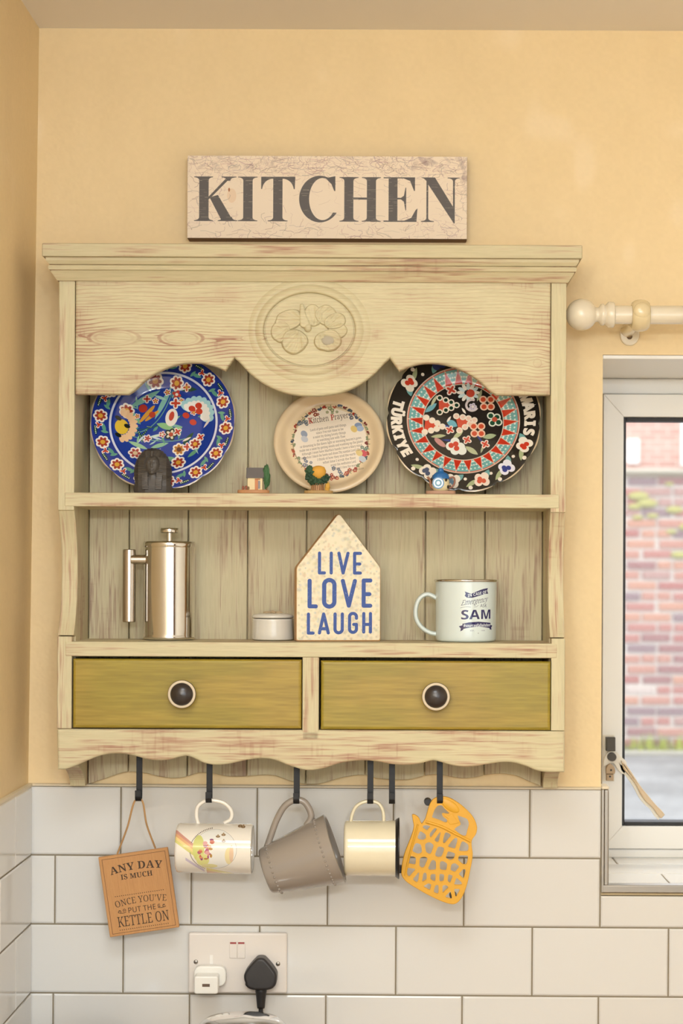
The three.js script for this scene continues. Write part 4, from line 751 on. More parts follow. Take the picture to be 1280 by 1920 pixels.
// ---------- ornaments on the upper shelf ----------
function isoSurface(sdf, cx, cy, cz, half, res) {          // mesh of a distance field, metres
  const mc = new MarchingCubes(res, undefined, false, false, 400000); mc.isolation = 0; const n = res, h = n / 2;
  for (let k = 0; k < n; k++) for (let j = 0; j < n; j++) for (let i = 0; i < n; i++) mc.field[i + j * n + k * n * n] = -sdf(cx + (i - h) / h * half, cy + (j - h) / h * half, cz + (k - h) / h * half);
  mc.update();
  const c = mc.count, pos = new Float32Array(mc.positionArray.subarray(0, c * 3)), g = new THREE.BufferGeometry();
  for (let i = 0; i < c; i++) { pos[i * 3] = pos[i * 3] * half + cx; pos[i * 3 + 1] = pos[i * 3 + 1] * half + cy; pos[i * 3 + 2] = pos[i * 3 + 2] * half + cz; }
  g.setAttribute('position', new THREE.BufferAttribute(pos, 3)); g.setAttribute('normal', new THREE.BufferAttribute(new Float32Array(mc.normalArray.subarray(0, c * 3)), 3));
  g.setAttribute('uv', new THREE.BufferAttribute(new Float32Array(c * 2), 2));
  return g;
}
const smin = (a, b, k) => { const h = Math.max(k - Math.abs(a - b), 0) / k; return Math.min(a, b) - h * h * k / 4; };
const eld = (x, y, z, cx, cy, cz, a, b, c) => { const k0 = Math.hypot((x - cx) / a, (y - cy) / b, (z - cz) / c), k1 = Math.hypot((x - cx) / a / a, (y - cy) / b / b, (z - cz) / c / c); return k0 * (k0 - 1) / Math.max(k1, 1e-9); };
const capd = (x, y, z, A, B, r0, r1) => { const d = [B[0] - A[0], B[1] - A[1], B[2] - A[2]], t = Math.max(0, Math.min(1, ((x - A[0]) * d[0] + (y - A[1]) * d[1] + (z - A[2]) * d[2]) / (d[0] ** 2 + d[1] ** 2 + d[2] ** 2))); return Math.hypot(x - A[0] - d[0] * t, y - A[1] - d[1] * t, z - A[2] - d[2] * t) - mix(r0, r1, t); };
{
  // units: 1 = 1/100 of the bust's height
  const sdf = (X, Y, Z) => {
    let hood = eld(X, Y, Z, 0, 68, -4, 33, 30, 22);                       // crown of the headcloth
    const wing = eld(Math.abs(X), Y, Z, 24, 44, -5, 17, 36, 15); hood = smin(hood, wing, 6);
    const stripe = Y < 76 ? Math.sin(Y * 1.95) * 0.55 : Math.sin(Math.atan2(X, Y - 52) * 34) * 0.7; hood += stripe * (Z > -8 ? 1 : 0.3);
    // recess for the face
    hood = Math.max(hood, -eld(X, Y, Z, 0, 60, 22, 19, 25, 17));
    let face = eld(X, Y, Z, 0, 60, 5, 15.5, 21, 14);
    face = smin(face, capd(X, Y, Z, [0, 66, 17.5], [0, 57.5, 21.5], 1.5, 2.7), 2.5);                                      // nose
    face = smin(face, capd(Math.abs(X), Y, Z, [2.5, 70, 17.4], [11, 69, 13.5], 1.3, 1.1), 1.6);                           // brows
    face = Math.max(face, -eld(Math.abs(X), Y, Z, 6.6, 66, 18.8, 4.2, 2.2, 2.6));                                         // eye sockets
    face = Math.min(face, eld(Math.abs(X), Y, Z, 6.6, 65.6, 16.2, 3.4, 1.5, 1.6));                                        // eyes
    face = smin(face, eld(X, Y, Z, 0, 51.8, 17.6, 5, 1.3, 2), 0.8); face = smin(face, eld(X, Y, Z, 0, 49, 17.2, 4.4, 1.5, 2), 0.8);   // lips
    face = smin(face, eld(X, Y, Z, 0, 43.5, 14.4, 5, 3.5, 4), 2); face = smin(face, eld(Math.abs(X), Y, Z, 17, 62, 4, 2.6, 6, 2.4), 1);  // chin, ears
    let d = smin(hood, face, 0.8);
    d = smin(d, capd(X, Y, Z, [0, 42, 0], [0, 25, -2], 9.5, 12), 3);                                                      // neck
    const torso = Math.max(eld(X, Y, Z, 0, 10, -4, 42, 30, 17), -Y + 0.4); d = smin(d, torso, 3);
    // lappets down the chest
    const lx = Math.abs(X) - mix(13.5, 16, Y / 40), lap = Math.max(Math.abs(lx) - 6.2, Math.abs(Y - 26) - 18, Math.abs(Z - 12.6 + Math.max(0, 12 - Y) * 0.02 + Math.max(0, Y - 26) * 0.22) - 2.4) - 0.6 + Math.sin(Y * 1.95) * 0.4;
    d = smin(d, lap, 0.8);
    d = smin(d, capd(X, Y, Z, [0, 80, 16.5], [0, 88, 17], 2.1, 2.6), 1.5); d = Math.max(d, -Y);                           // cobra on the brow, flat foot
    return d;
  };
  const p = P(286, 922, 0.112), H = 0.0655, g = isoSurface((x, y, z) => sdf(x * 100 / H, y * 100 / H, z * 100 / H) * H / 100, 0, 0.033, 0, 0.0375, 104);
  const gg = toCreasedNormals(g, 0.9);
  single('pharaoh_bust', 'small dark stone bust of an Egyptian king with striped headcloth', 'figurine', g, std({ color: 0x4b443d, roughness: 0.45 }), [p.x, Y_UP1 + 0.0003, 0.112]);
}
const blob = (r, sx, sy, sz, seed, rough = 0.22, det = 6) => { const g = mergeVertices(new THREE.IcosahedronGeometry(r, det).deleteAttribute('normal').deleteAttribute('uv')), p = g.attributes.position, N = noiseMaker(seed); for (let i = 0; i < p.count; i++) { const x = p.getX(i) / r, y = p.getY(i) / r, z = p.getZ(i) / r, k = 1 + (N(x * 3 + 9, y * 3 + z * 4 + 9, 64, 64) - 0.5) * 1.6 * rough + (N(x * 8 + z * 5 + 20, y * 9 + 20, 64, 64) - 0.5) * 1.1 * rough; p.setXYZ(i, x * r * k * sx, y * r * k * sy, z * r * k * sz); } g.computeVertexNormals(); g.setAttribute('uv', new THREE.Float32BufferAttribute(new Float32Array(p.count * 2), 2)); return g; };
const clay = (c, r = 0.55) => std({ color: c, roughness: r });
{
  const z = 0.115, k = M(z), y0 = Y_UP1 + 0.0003;
  // cottage; offsets in photo pixels from the middle of the base
  const o = P(475, 922, z), t = thing('cottage_ornament', 'miniature cottage with slate roof beside a green cypress on terracotta ground', 'figurine', [o.x, y0, z]);
  const base = new THREE.Shape(); base.absellipse(0, 0, 30 * k, 12 * k, 0, Math.PI * 2);
  const bg = extrude(base, 7 * k, 1.5 * k, 2); bg.rotateX(-Math.PI / 2); part('base', bg, clay(0xc48c5c), t);
  part('wall', box(-11 * k, 17 * k, 6 * k, 31 * k, -7 * k, 5 * k, 0.0005), clay(0xe6cf9f), t);
  const rf = poly([[9 * k, 29 * k], [-2 * k, 49 * k], [-4 * k, 49 * k], [-12 * k, 29 * k]]), rg = extrude(rf, 33 * k, 0.6 * k, 1); rg.rotateY(Math.PI / 2); rg.scale(1, 1, -1); rg.translate(-13.5 * k, 0, -1 * k);
  part('roof', toCreasedNormals(rg.toNonIndexed ? (rg.index ? rg.toNonIndexed() : rg) : rg, 0.3), std({ color: 0x6c6664, roughness: 0.6, side: THREE.DoubleSide }), t);
  const gable = extrude(poly([[5 * k, 30 * k], [-3 * k, 46 * k], [-9 * k, 30 * k]]), 27 * k, 0, 1); gable.rotateY(Math.PI / 2); gable.scale(1, 1, -1); gable.translate(-10.5 * k, 0, -1 * k); part('gable', gable, std({ color: 0xe6cf9f, roughness: 0.55, side: THREE.DoubleSide }), t);
  part('door', box(3 * k, 9 * k, 7 * k, 26 * k, 4.6 * k, 6 * k, 0.0003), clay(0xc77f4e), t);
  part('window', box(8 * k, 13 * k, 9 * k, 24 * k, 4.6 * k, 5.8 * k, 0.0003), clay(0x8d8788), t); part('lintel', box(3 * k, 13 * k, 26 * k, 28 * k, 4.6 * k, 6.6 * k, 0.0003), clay(0xb97444), t);
  const cy = blob(1, 5.5 * k, 20 * k, 5 * k, 5, 0.36); cy.translate(24.5 * k, 32 * k, 0); part('cypress', cy, clay(0x41683d, 0.7), t, 'dark green cypress tree'); part('trunk', new THREE.CylinderGeometry(1.2 * k, 1.5 * k, 8 * k, 8).translate(24.5 * k, 9 * k, 0), clay(0x7b5a3c), t);
  for (const [x, h, c] of [[-19, 8, 0x9a5a44], [-13, 9, 0xa8644c], [-9.5, 7, 0x8c6a48]]) { const s = blob(2.2 * k, 1, h / 4.4, 1, x + 90, 0.3, 2); s.translate(x * k, (6 + h / 2) * k, 6 * k); part('shrub', s, clay(c, 0.7), t); }

  const o2 = P(597, 922, z), t2 = thing('thatched_ornament', 'miniature golden thatched hut ringed with dark green bushes in front of the cream plate', 'figurine', [o2.x, y0, z]);
  const b2 = new THREE.Shape(); b2.absellipse(0, 0, 27 * k, 12 * k, 0, Math.PI * 2); const bg2 = extrude(b2, 6.5 * k, 1.5 * k, 2); bg2.rotateX(-Math.PI / 2); part('base', bg2, clay(0xb8935a), t2);
  part('wall', new THREE.CylinderGeometry(11 * k, 13 * k, 17 * k, 20).scale(1, 1, 0.7).translate(-2 * k, 13 * k, -1 * k), clay(0xb88a5c), t2);
  for (let i = 0; i < 5; i++) part('timber', new THREE.CylinderGeometry(0.9 * k, 1 * k, 14 * k, 7).translate((-10 + i * 4.2) * k, 13 * k, (7 + (i % 2)) * k), clay(0x8d6238), t2);
  const th = lathe([[0.01 * k, 53 * k], [5 * k, 52.4 * k], [11 * k, 50 * k], [14.2 * k, 43 * k], [13 * k, 35 * k], [8 * k, 29 * k], [0.01 * k, 27 * k]], 24); th.scale(1, 1, 0.75); th.translate(0, 0, 3 * k); part('thatch', th, clay(0xd99f3c, 0.7), t2, 'golden yellow thatch');
  for (const [x, y, r, s] of [[-15, 42, 8.5, 1], [-16, 33, 8.5, 2], [-10, 25.5, 8.5, 3], [0, 23, 8, 4], [10, 26, 7.5, 5], [14, 31, 6.5, 6], [-17, 48, 5, 7]]) { const g = blob(r * k, 1, 0.9, 0.85, s + 40, 0.42); g.translate(x * k, y * k, (s % 2 ? 5 : 3) * k); part('bush', g, clay([0x2f4a2e, 0x39573a, 0x2b4632][s % 3], 0.75), t2); }
  const yb = blob(5 * k, 0.9, 1.7, 0.9, 66, 0.25); yb.translate(17 * k, 13 * k, 5 * k); part('shrub', yb, clay(0xd9a544, 0.7), t2);

  const o3 = P(826, 922, z), t3 = thing('teapot_ornament', 'miniature blue and cream teapot house with round blue emblem before the black plate', 'figurine', [o3.x, y0, z]);
  const b3 = new THREE.Shape(); b3.absellipse(0, 0, 28 * k, 11 * k, 0, Math.PI * 2); const bg3 = extrude(b3, 7 * k, 1.5 * k, 2); bg3.rotateX(-Math.PI / 2); part('base', bg3, clay(0xb98f74), t3);
  const bd = lathe([[0.01 * k, 5 * k], [13 * k, 5 * k], [16.5 * k, 14 * k], [16 * k, 25 * k], [13.5 * k, 33 * k], [0.01 * k, 34 * k]], 32); bd.scale(1, 1, 0.75); part('body', bd, clay(0xdfcfa4, 0.35), t3);
  const lid = lathe([[16.5 * k, 29 * k], [15 * k, 36 * k], [11 * k, 40 * k], [6 * k, 42.5 * k], [5 * k, 45 * k], [5.5 * k, 47 * k], [3.6 * k, 49 * k], [0.01 * k, 50 * k]], 32); lid.scale(1, 1, 0.76); part('lid', lid, clay(0x2a6aa8, 0.3), t3, 'blue domed lid'); part('lid_knob', new THREE.SphereGeometry(3.4 * k, 16, 12).translate(0, 52 * k, 0), clay(0xb9d3cf, 0.3), t3);
  for (const [r, c, dz] of [[11, 0x2f6f9f, 12.1], [9, 0xdfe9ee, 12.6], [6.4, 0x3f7f9a, 13.1], [3.4, 0xf0f1ee, 13.6]]) part('emblem', new THREE.CylinderGeometry(r * k, r * k, 1.2 * k, 28).rotateX(Math.PI / 2).translate(-5 * k, 21 * k, dz * k), clay(c, 0.3), t3);
  for (const [x, y] of [[9.5, 27], [13.5, 14]]) { const g = new THREE.SphereGeometry(1, 14, 10); g.scale(2.6 * k, 3.4 * k, 1.2 * k); g.rotateY(0.6); g.translate(x * k, y * k, (x > 11 ? 7.4 : 9.4) * k); part('porthole', g, clay(0x2a1f16), t3); }
  part('handle', tube([V3(14 * k, 30 * k, 0), V3(24 * k, 32 * k, 0), V3(26 * k, 24 * k, 0), V3(22 * k, 15 * k, 0), V3(14 * k, 11 * k, 0)], 1.9 * k, 24, 8), clay(0x8f5d48, 0.4), t3);
  part('spout', tube([V3(-13 * k, 10 * k, 0), V3(-19 * k, 16 * k, 0), V3(-20 * k, 26 * k, 0), V3(-25 * k, 33 * k, 0)], 2.2 * k, 24, 8), clay(0x99603f, 0.4), t3);
}

// ---------- things on the lower shelf ----------
{
  const y0 = Y_LO1 + 0.0003;
  { // cafetiere
    const z = 0.062, k = M(z), o = P(316.5, 1200, z), t = thing('cafetiere', 'polished steel coffee press with a straight tube handle', 'coffee press', [o.x, y0, z]), h = (1200 - 1015) * k, r = 49 * k;
    part('body', lathe([[0.0001, 0.0005], [r * 0.95, 0.0005], [r * 0.985, 0.002], [r * 0.985, 0.006], [r * 0.96, 0.0068], [r * 0.975, 0.008], [r * 0.975, h - 0.009], [r * 0.94, h - 0.008]], 96), mat.chrome, t);
    part('lid', lathe([[r * 0.94, h - 0.0095], [r * 1.0, h - 0.009], [r * 1.0, h - 0.0035], [r * 0.97, h - 0.001], [r * 0.6, h + 0.0003], [0.0001, h + 0.0006]], 96), mat.chrome, t);
    part('plunger_rod', new THREE.CylinderGeometry(5.5 * k, 5.5 * k, 20 * k, 20).translate(0, h + 9 * k, 0), mat.chrome, t);
    part('plunger_knob', lathe([[0.0001, h + 15 * k], [16 * k, h + 15 * k], [17.5 * k, h + 16.5 * k], [17.5 * k, h + 22 * k], [16 * k, h + 24 * k], [0.0001, h + 24.5 * k]], 48), mat.chrome, t);
    const satin = std({ color: 0xc9c0b6, metalness: 1, roughness: 0.26 }), hx = (243 - 316.5) * k, ha = (1200 - 1050) * k;
    part('handle', lathe([[0.0001, (1200 - 1167) * k], [11 * k, (1200 - 1167) * k], [12 * k, (1200 - 1165.5) * k], [12 * k, (1200 - 1032.5) * k], [11 * k, (1200 - 1031) * k], [0.0001, (1200 - 1031) * k]], 40).translate(hx, 0, 0.008), satin, t);
    const bar = new THREE.CylinderGeometry(9 * k, 9 * k, 40 * k, 24).rotateZ(Math.PI / 2).translate((268 - 316.5) * k, ha, 0.01); part('handle_bracket', bar, satin, t);
    part('bracket_collar', new THREE.TorusGeometry(9.6 * k, 1.3 * k, 8, 28).rotateY(Math.PI / 2).translate((289 - 316.5) * k, ha, 0.024 + 0.0), satin, t);
    t.getObjectByName('bracket_collar').position.z = -0.012;
    t.getObjectByName('handle_bracket').position.z = 0.002;
  }
  { // lidded dish
    const z = 0.058, k = M(z), o = P(511, 1200, z), t = thing('lidded_dish', 'small round white china dish with a flower moulded on its lid', 'dish', [o.x, y0, z]), glazeW = std({ color: 0xded8cc, roughness: 0.16, clearcoat: 0.4 });
    part('body', lathe([[0.0001, 0.0004], [37 * k, 0.0004], [39.5 * k, 3 * k], [38.5 * k, 18 * k], [38 * k, 36 * k], [38.6 * k, 40 * k], [36 * k, 40.3 * k], [36 * k, 4 * k], [0.0001, 3 * k]], 64), glazeW, t);
    const l = part('lid', lathe([[0.0001, 41 * k], [34 * k, 41 * k], [38.6 * k, 42 * k], [39 * k, 45 * k], [36 * k, 48.5 * k], [25 * k, 50.5 * k], [0.0001, 51.5 * k]], 64), glazeW, t);
    for (let i = 0; i < 6; i++) { const a = i / 6 * 6.283 + 0.3, g = new THREE.SphereGeometry(1, 16, 10); g.scale(9 * k, 2.2 * k, 5 * k); g.rotateY(-a); g.translate(Math.cos(a) * 11 * k, 52 * k, Math.sin(a) * 11 * k); part('moulded_petal', g, clay(0xc4ab88, 0.4), l); }
    part('moulded_centre', new THREE.SphereGeometry(5 * k, 16, 10).scale(1, 0.6, 1).translate(0, 53 * k, 0), clay(0xcdb596, 0.4), l);
  }
  { // house-shaped block
    const z = 0.088, k = M(z), o = P(632, 1201, z), w = 159 * k, sh = 137 * k, ap = 239 * k, d = 0.025;
    const t = thing('house_block', 'cream house-shaped wooden block lettered LIVE LOVE LAUGH in blue', 'sign', [o.x, y0, z]); t.rotation.y = 0.16;
    const s = new THREE.Shape(); s.moveTo(-w / 2 + 0.003, 0); s.lineTo(w / 2 - 0.003, 0); s.quadraticCurveTo(w / 2, 0, w / 2, 0.003); s.lineTo(w / 2, sh - 0.003); s.quadraticCurveTo(w / 2, sh, w / 2 - 0.002, sh + 0.003); s.lineTo(0.003, ap - 0.003); s.quadraticCurveTo(0, ap, -0.003, ap - 0.003); s.lineTo(-w / 2 + 0.002, sh + 0.003); s.quadraticCurveTo(-w / 2, sh, -w / 2, sh - 0.003); s.lineTo(-w / 2, 0.003); s.quadraticCurveTo(-w / 2, 0, -w / 2 + 0.003, 0);
    const face = canvasTex(1000, 1500, (c, W, H) => {
      const R = rng(31); c.fillStyle = '#ecdfc2'; c.fillRect(0, 0, W, H);
      for (let i = 0; i < 900; i++) {            // faint all-over flower print
        const x = R() * W, y = R() * H, r = 10 + R() * 22, n = 6 + Math.floor(R() * 7); c.strokeStyle = ['rgba(190,176,150,.6)', 'rgba(176,180,176,.55)', 'rgba(214,184,150,.5)', 'rgba(200,196,150,.5)'][i % 4]; c.lineWidth = 3.5;
        for (let q = 0; q < n; q++) { const a = q / n * 6.283; c.beginPath(); c.moveTo(x + Math.cos(a) * r * 0.3, y + Math.sin(a) * r * 0.3); c.lineTo(x + Math.cos(a) * r, y + Math.sin(a) * r); c.stroke(); } c.beginPath(); c.arc(x, y, r * 0.22, 0, 6.3); c.stroke();
      }
      // tall rounded strokes, in the coordinates of an enlarged crop of the block
      c.save(); c.scale(W / 1120, H / 1722); c.translate(-100, -36); c.strokeStyle = '#38539a'; c.lineJoin = 'round'; c.lineCap = 'round';
      const st = (w, ...ls) => { c.lineWidth = w; for (const l of ls) { path(c, l, false); c.stroke(); } };
      st(42, [[405, 573], [405, 838], [470, 838]], [[560, 573], [560, 838]], [[662, 573], [718, 838], [782, 573]], [[946, 573], [870, 573], [870, 838], [946, 838]], [[870, 716], [938, 716]]);
      st(54, [[276, 945], [276, 1288], [358, 1288]], [[715, 945], [795, 1278], [875, 945]], [[1080, 938], [992, 938], [992, 1278], [1080, 1278]], [[992, 1122], [1068, 1122]]);
      c.lineWidth = 56; c.beginPath(); c.moveTo(468, 1010); c.arc(536, 1002, 68, Math.PI, 0); c.lineTo(604, 1220); c.arc(536, 1222, 68, 0, Math.PI); c.closePath(); c.stroke();
      st(42, [[262, 1392], [262, 1646], [324, 1646]], [[408, 1644], [463, 1390], [525, 1644]], [[430, 1588], [505, 1588]], [[995, 1384], [995, 1632]], [[1084, 1384], [1084, 1632]], [[995, 1530], [1084, 1530]]);
      c.lineWidth = 42; c.beginPath(); c.moveTo(614, 1390); c.lineTo(614, 1590); c.arc(662, 1594, 48, Math.PI, 0, true); c.lineTo(710, 1390); c.stroke();
      c.beginPath(); c.moveTo(898, 1446); c.arc(852, 1428, 46, 0.1, Math.PI, true); c.lineTo(806, 1590); c.arc(852, 1590, 46, Math.PI, 0, true); c.lineTo(898, 1530); c.lineTo(862, 1530); c.stroke();
      for (let i = 0; i < 700; i++) { c.fillStyle = `rgba(180,200,232,${0.2 + R() * 0.5})`; const x = 240 + R() * 880, y = 560 + R() * 1110, im = c.fillStyle; if (R() < 0.5) continue; c.globalCompositeOperation = 'source-atop'; ellipse(c, x, y, 2 + R() * 4, 2 + R() * 5, R()); c.globalCompositeOperation = 'source-over'; }
      c.restore();
    });
    const g = extrude(s, d, 0.0016, 3, 8); g.translate(0, 0, -d / 2); part('block', uvBox(g), clay(0xc79a68, 0.6), t, 'bare wooden edges');
    const s2 = poly(s.getPoints(8).map((p) => [p.x * 0.985, 0.0018 + (p.y) * 0.985])), f = extrude(s2, 0.0012, 0.0003, 1); f.translate(0, 0, d / 2 - 0.0006);
    const p = f.attributes.position, uv = f.attributes.uv; for (let i = 0; i < p.count; i++) uv.setXY(i, p.getX(i) / w + 0.5, p.getY(i) / ap);
    part('printed_face', f, std({ map: face, roughness: 0.6 }), t, 'cream flower-patterned face with blue lettering');
  }
}

// ---------- mugs ----------
// axis +y, mouth up, handle along +x or -x
function mugBody(t, r0, r1, h, wall, m, mIn, mapV) {
  const foot = Math.min(0.004, h * 0.05), out = [[r0 * 0.9, 0], [r0 - foot * 0.3, foot * 0.3], [r0, foot]], n = 14;
  for (let i = 1; i <= n; i++) { const q = i / n; out.push([mix(r0, r1, typeof mapV === 'function' ? mapV(q) : q), foot + (h - foot) * q]); }
  const g = lathe([[0.0001, 0], ...out], 96), p = g.attributes.position, uv = g.attributes.uv;
  for (let i = 0; i < p.count; i++) uv.setY(i, p.getY(i) / h);
  const b = part('body', g, m, t);
  const inn = [[r1, h], [r1 - wall * 0.5, h + wall * 0.35], [r1 - wall, h]]; for (let i = n - 1; i >= 1; i--) { const q = i / n; inn.push([mix(r0, r1, typeof mapV === 'function' ? mapV(q) : q) - wall, foot + (h - foot) * q]); }
  inn.push([r0 * 0.85, wall], [0.0001, wall]);
  part('interior', lathe(inn, 96), mIn, t);
  return b;
}
{ // enamel mug on the shelf
  const z = 0.075, k = M(z), o = P(873, 1202, z), r = 57.5 * k, h = 113 * k, t = thing('enamel_mug', 'pale blue enamel mug with steel rim and navy lettering, standing on the lower shelf', 'mug', [o.x, Y_LO1 + 0.0003, z]);
  const print = canvasTex(2048, 640, (c, W, H) => {
    c.fillStyle = '#d9e3e0'; c.fillRect(0, 0, W, H);
    for (const shift of [0, W]) { c.save(); c.translate(shift, 0);
    // u = 0 faces the room; print to the right of it. Positions from an enlarged crop; arc length from the mug's silhouette
    const X = (x) => { const px = 840 + x / 12.8, s = Math.max(-0.985, Math.min(0.985, (px - 873) / 57.5)); return Math.asin(s) / 6.2832 * W; }, Y = (y) => H * (1 - (1202 - (1085 + y / 12.8)) / 113);
    const navy = '#26235a'; c.fillStyle = navy;
    path(c, [[X(365), Y(295)], [X(425), Y(320)], [X(520), Y(350)], [X(730), Y(262)], [X(820), Y(232)], [X(920), Y(215)], [X(900), Y(275)], [X(930), Y(348)], [X(840), Y(352)], [X(740), Y(388)], [X(540), Y(445)], [X(415), Y(442)], [X(362), Y(400)], [X(385), Y(350)]]); c.fill();
    const sk = (str, x0, x1, y0, y1, slope, col, font) => { c.save(); c.fillStyle = col; c.translate(X(x0), Y(y1)); c.transform(1, slope, 0, 1, 0, 0); fit(c, str, 0, X(x1) - X(x0), Y(y0) - Y(y1), 0, font); c.restore(); };
    sk('IN CASE OF', 435, 885, 358, 430, (Y(338) - Y(430)) / (X(885) - X(435)), '#dfe6ea', SANS);
    c.save(); c.translate(X(262), Y(672)); c.transform(1, (Y(570) - Y(672)) / (X(940) - X(262)), -0.22, 1, 0, 0); c.fillStyle = '#3a3a58'; fit(c, 'Emergency', 0, X(925) - X(285), Y(505) - Y(672), 0, 'italic 400 #px serif'); c.restore();
    c.strokeStyle = '#3a3a58'; c.lineWidth = 3; c.beginPath(); c.moveTo(X(255), Y(690)); c.quadraticCurveTo(X(400), Y(640), X(510), Y(668)); c.stroke(); c.beginPath(); c.moveTo(X(590), Y(660)); c.lineTo(X(650), Y(658)); c.lineTo(X(690), Y(615)); c.stroke();
    sk('ASK', 735, 895, 590, 670, 0, '#3a3a58', '400 #px sans-serif'); sk('SAM', 280, 990, 735, 960, -0.02, navy, SANS);
    c.fillStyle = navy; path(c, [[X(310), Y(1060)], [X(470), Y(1025)], [X(700), Y(1010)], [X(995), Y(1040)], [X(995), Y(1165)], [X(700), Y(1125)], [X(470), Y(1150)], [X(315), Y(1185)]]); c.fill();
    path(c, [[X(225), Y(1120)], [X(330), Y(1090)], [X(330), Y(1200)], [X(262), Y(1240)], [X(275), Y(1170)]]); c.fill(); path(c, [[X(985), Y(1090)], [X(1040), Y(1105)], [X(1015), Y(1150)], [X(1022), Y(1208)], [X(970), Y(1190)]]); c.fill();
    sk('#sourceofallwisdom', 335, 985, 1062, 1140, -0.02, '#dfe6ea', SANS); sk('EST.', 500, 600, 1205, 1235, 0, '#75758c', '400 #px sans-serif'); sk('1990', 760, 855, 1205, 1235, 0, '#75758c', '400 #px sans-serif');
    c.fillStyle = '#3c4046'; ellipse(c, X(692), Y(1283), 4, 4); c.restore(); }
  });
  print.wrapS = THREE.RepeatWrapping;
  const enamel = std({ map: print, roughness: 0.18, clearcoat: 0.5 }), plain = std({ color: 0xd9e3e0, roughness: 0.18, clearcoat: 0.5 });
  mugBody(t, r * 0.985, r, h, 0.0012, enamel, plain);
  part('rim', new THREE.TorusGeometry(r + 0.0006, 0.0019, 12, 96).rotateX(Math.PI / 2).translate(0, h + 0.0006, 0), mat.chrome, t, 'bare steel rolled rim');
  const hp = [[820, 1122], [800, 1114], [786, 1122], [779, 1140], [780, 1160], [790, 1176], [806, 1186], [821, 1189]].map(([x, y]) => V3((x - 873) * k, (1202 - y) * k, 0)), hg = tube(hp, 4.4 * k, 48, 12); hg.scale(1, 1, 1.6); part('handle', hg, plain, t);
}
// hooks: flat black strips that hang under the bottom board
const ZH = 0.094, HOOKR = 0.0072, Y_HANG = P(585, 1394, ZF).y;
function hook(px, pyTip, label) {
  const o = P(px, pyTip, ZH), w = 0.0086, th = 0.0017, ri = HOOKR - th / 2, ro = HOOKR + th / 2, yc = o.y + ro, s = new THREE.Shape();
  s.moveTo(-ro, Y_HANG - 0.0004); s.lineTo(-ro, yc); s.absarc(0, yc, ro, Math.PI, Math.PI * 2, false); s.lineTo(ro, yc + 0.008); s.lineTo(ri, yc + 0.008); s.lineTo(ri, yc); s.absarc(0, yc, ri, Math.PI * 2, Math.PI, true); s.lineTo(-ri, Y_HANG - 0.0022); s.lineTo(ri + 0.004, Y_HANG - 0.0022); s.lineTo(ri + 0.004, Y_HANG - 0.0004); s.lineTo(-ro, Y_HANG - 0.0004);
  const g = extrude(s, w, 0.0003, 1, 14); g.rotateY(-Math.PI / 2); g.translate(w / 2, -yc, HOOKR);
  single('hook', label, 'hook', g, std({ color: 0x141316, roughness: 0.4, metalness: 0.2 }), [o.x, yc, ZH], 'black hooks under the cabinet');
  return V3(o.x, o.y + th, ZH + HOOKR);           // bottom of the hollow
}
const H1 = hook(261, 1501, 'black strip hook under the cabinet carrying the wooden plaque by its twine');
const H2 = hook(392.5, 1504, 'black strip hook under the cabinet carrying the white rainbow mug');
const H3 = hook(556, 1506, 'black strip hook under the cabinet carrying the grey mug');
const H4 = hook(694, 1506, 'black strip hook under the cabinet carrying the cream enamel mug');
hook(734.5, 1506, 'black strip hook under the cabinet with nothing on it, beside the cream enamel mug');
const H6 = hook(824, 1508, 'black strip hook under the cabinet carrying the yellow trivet');

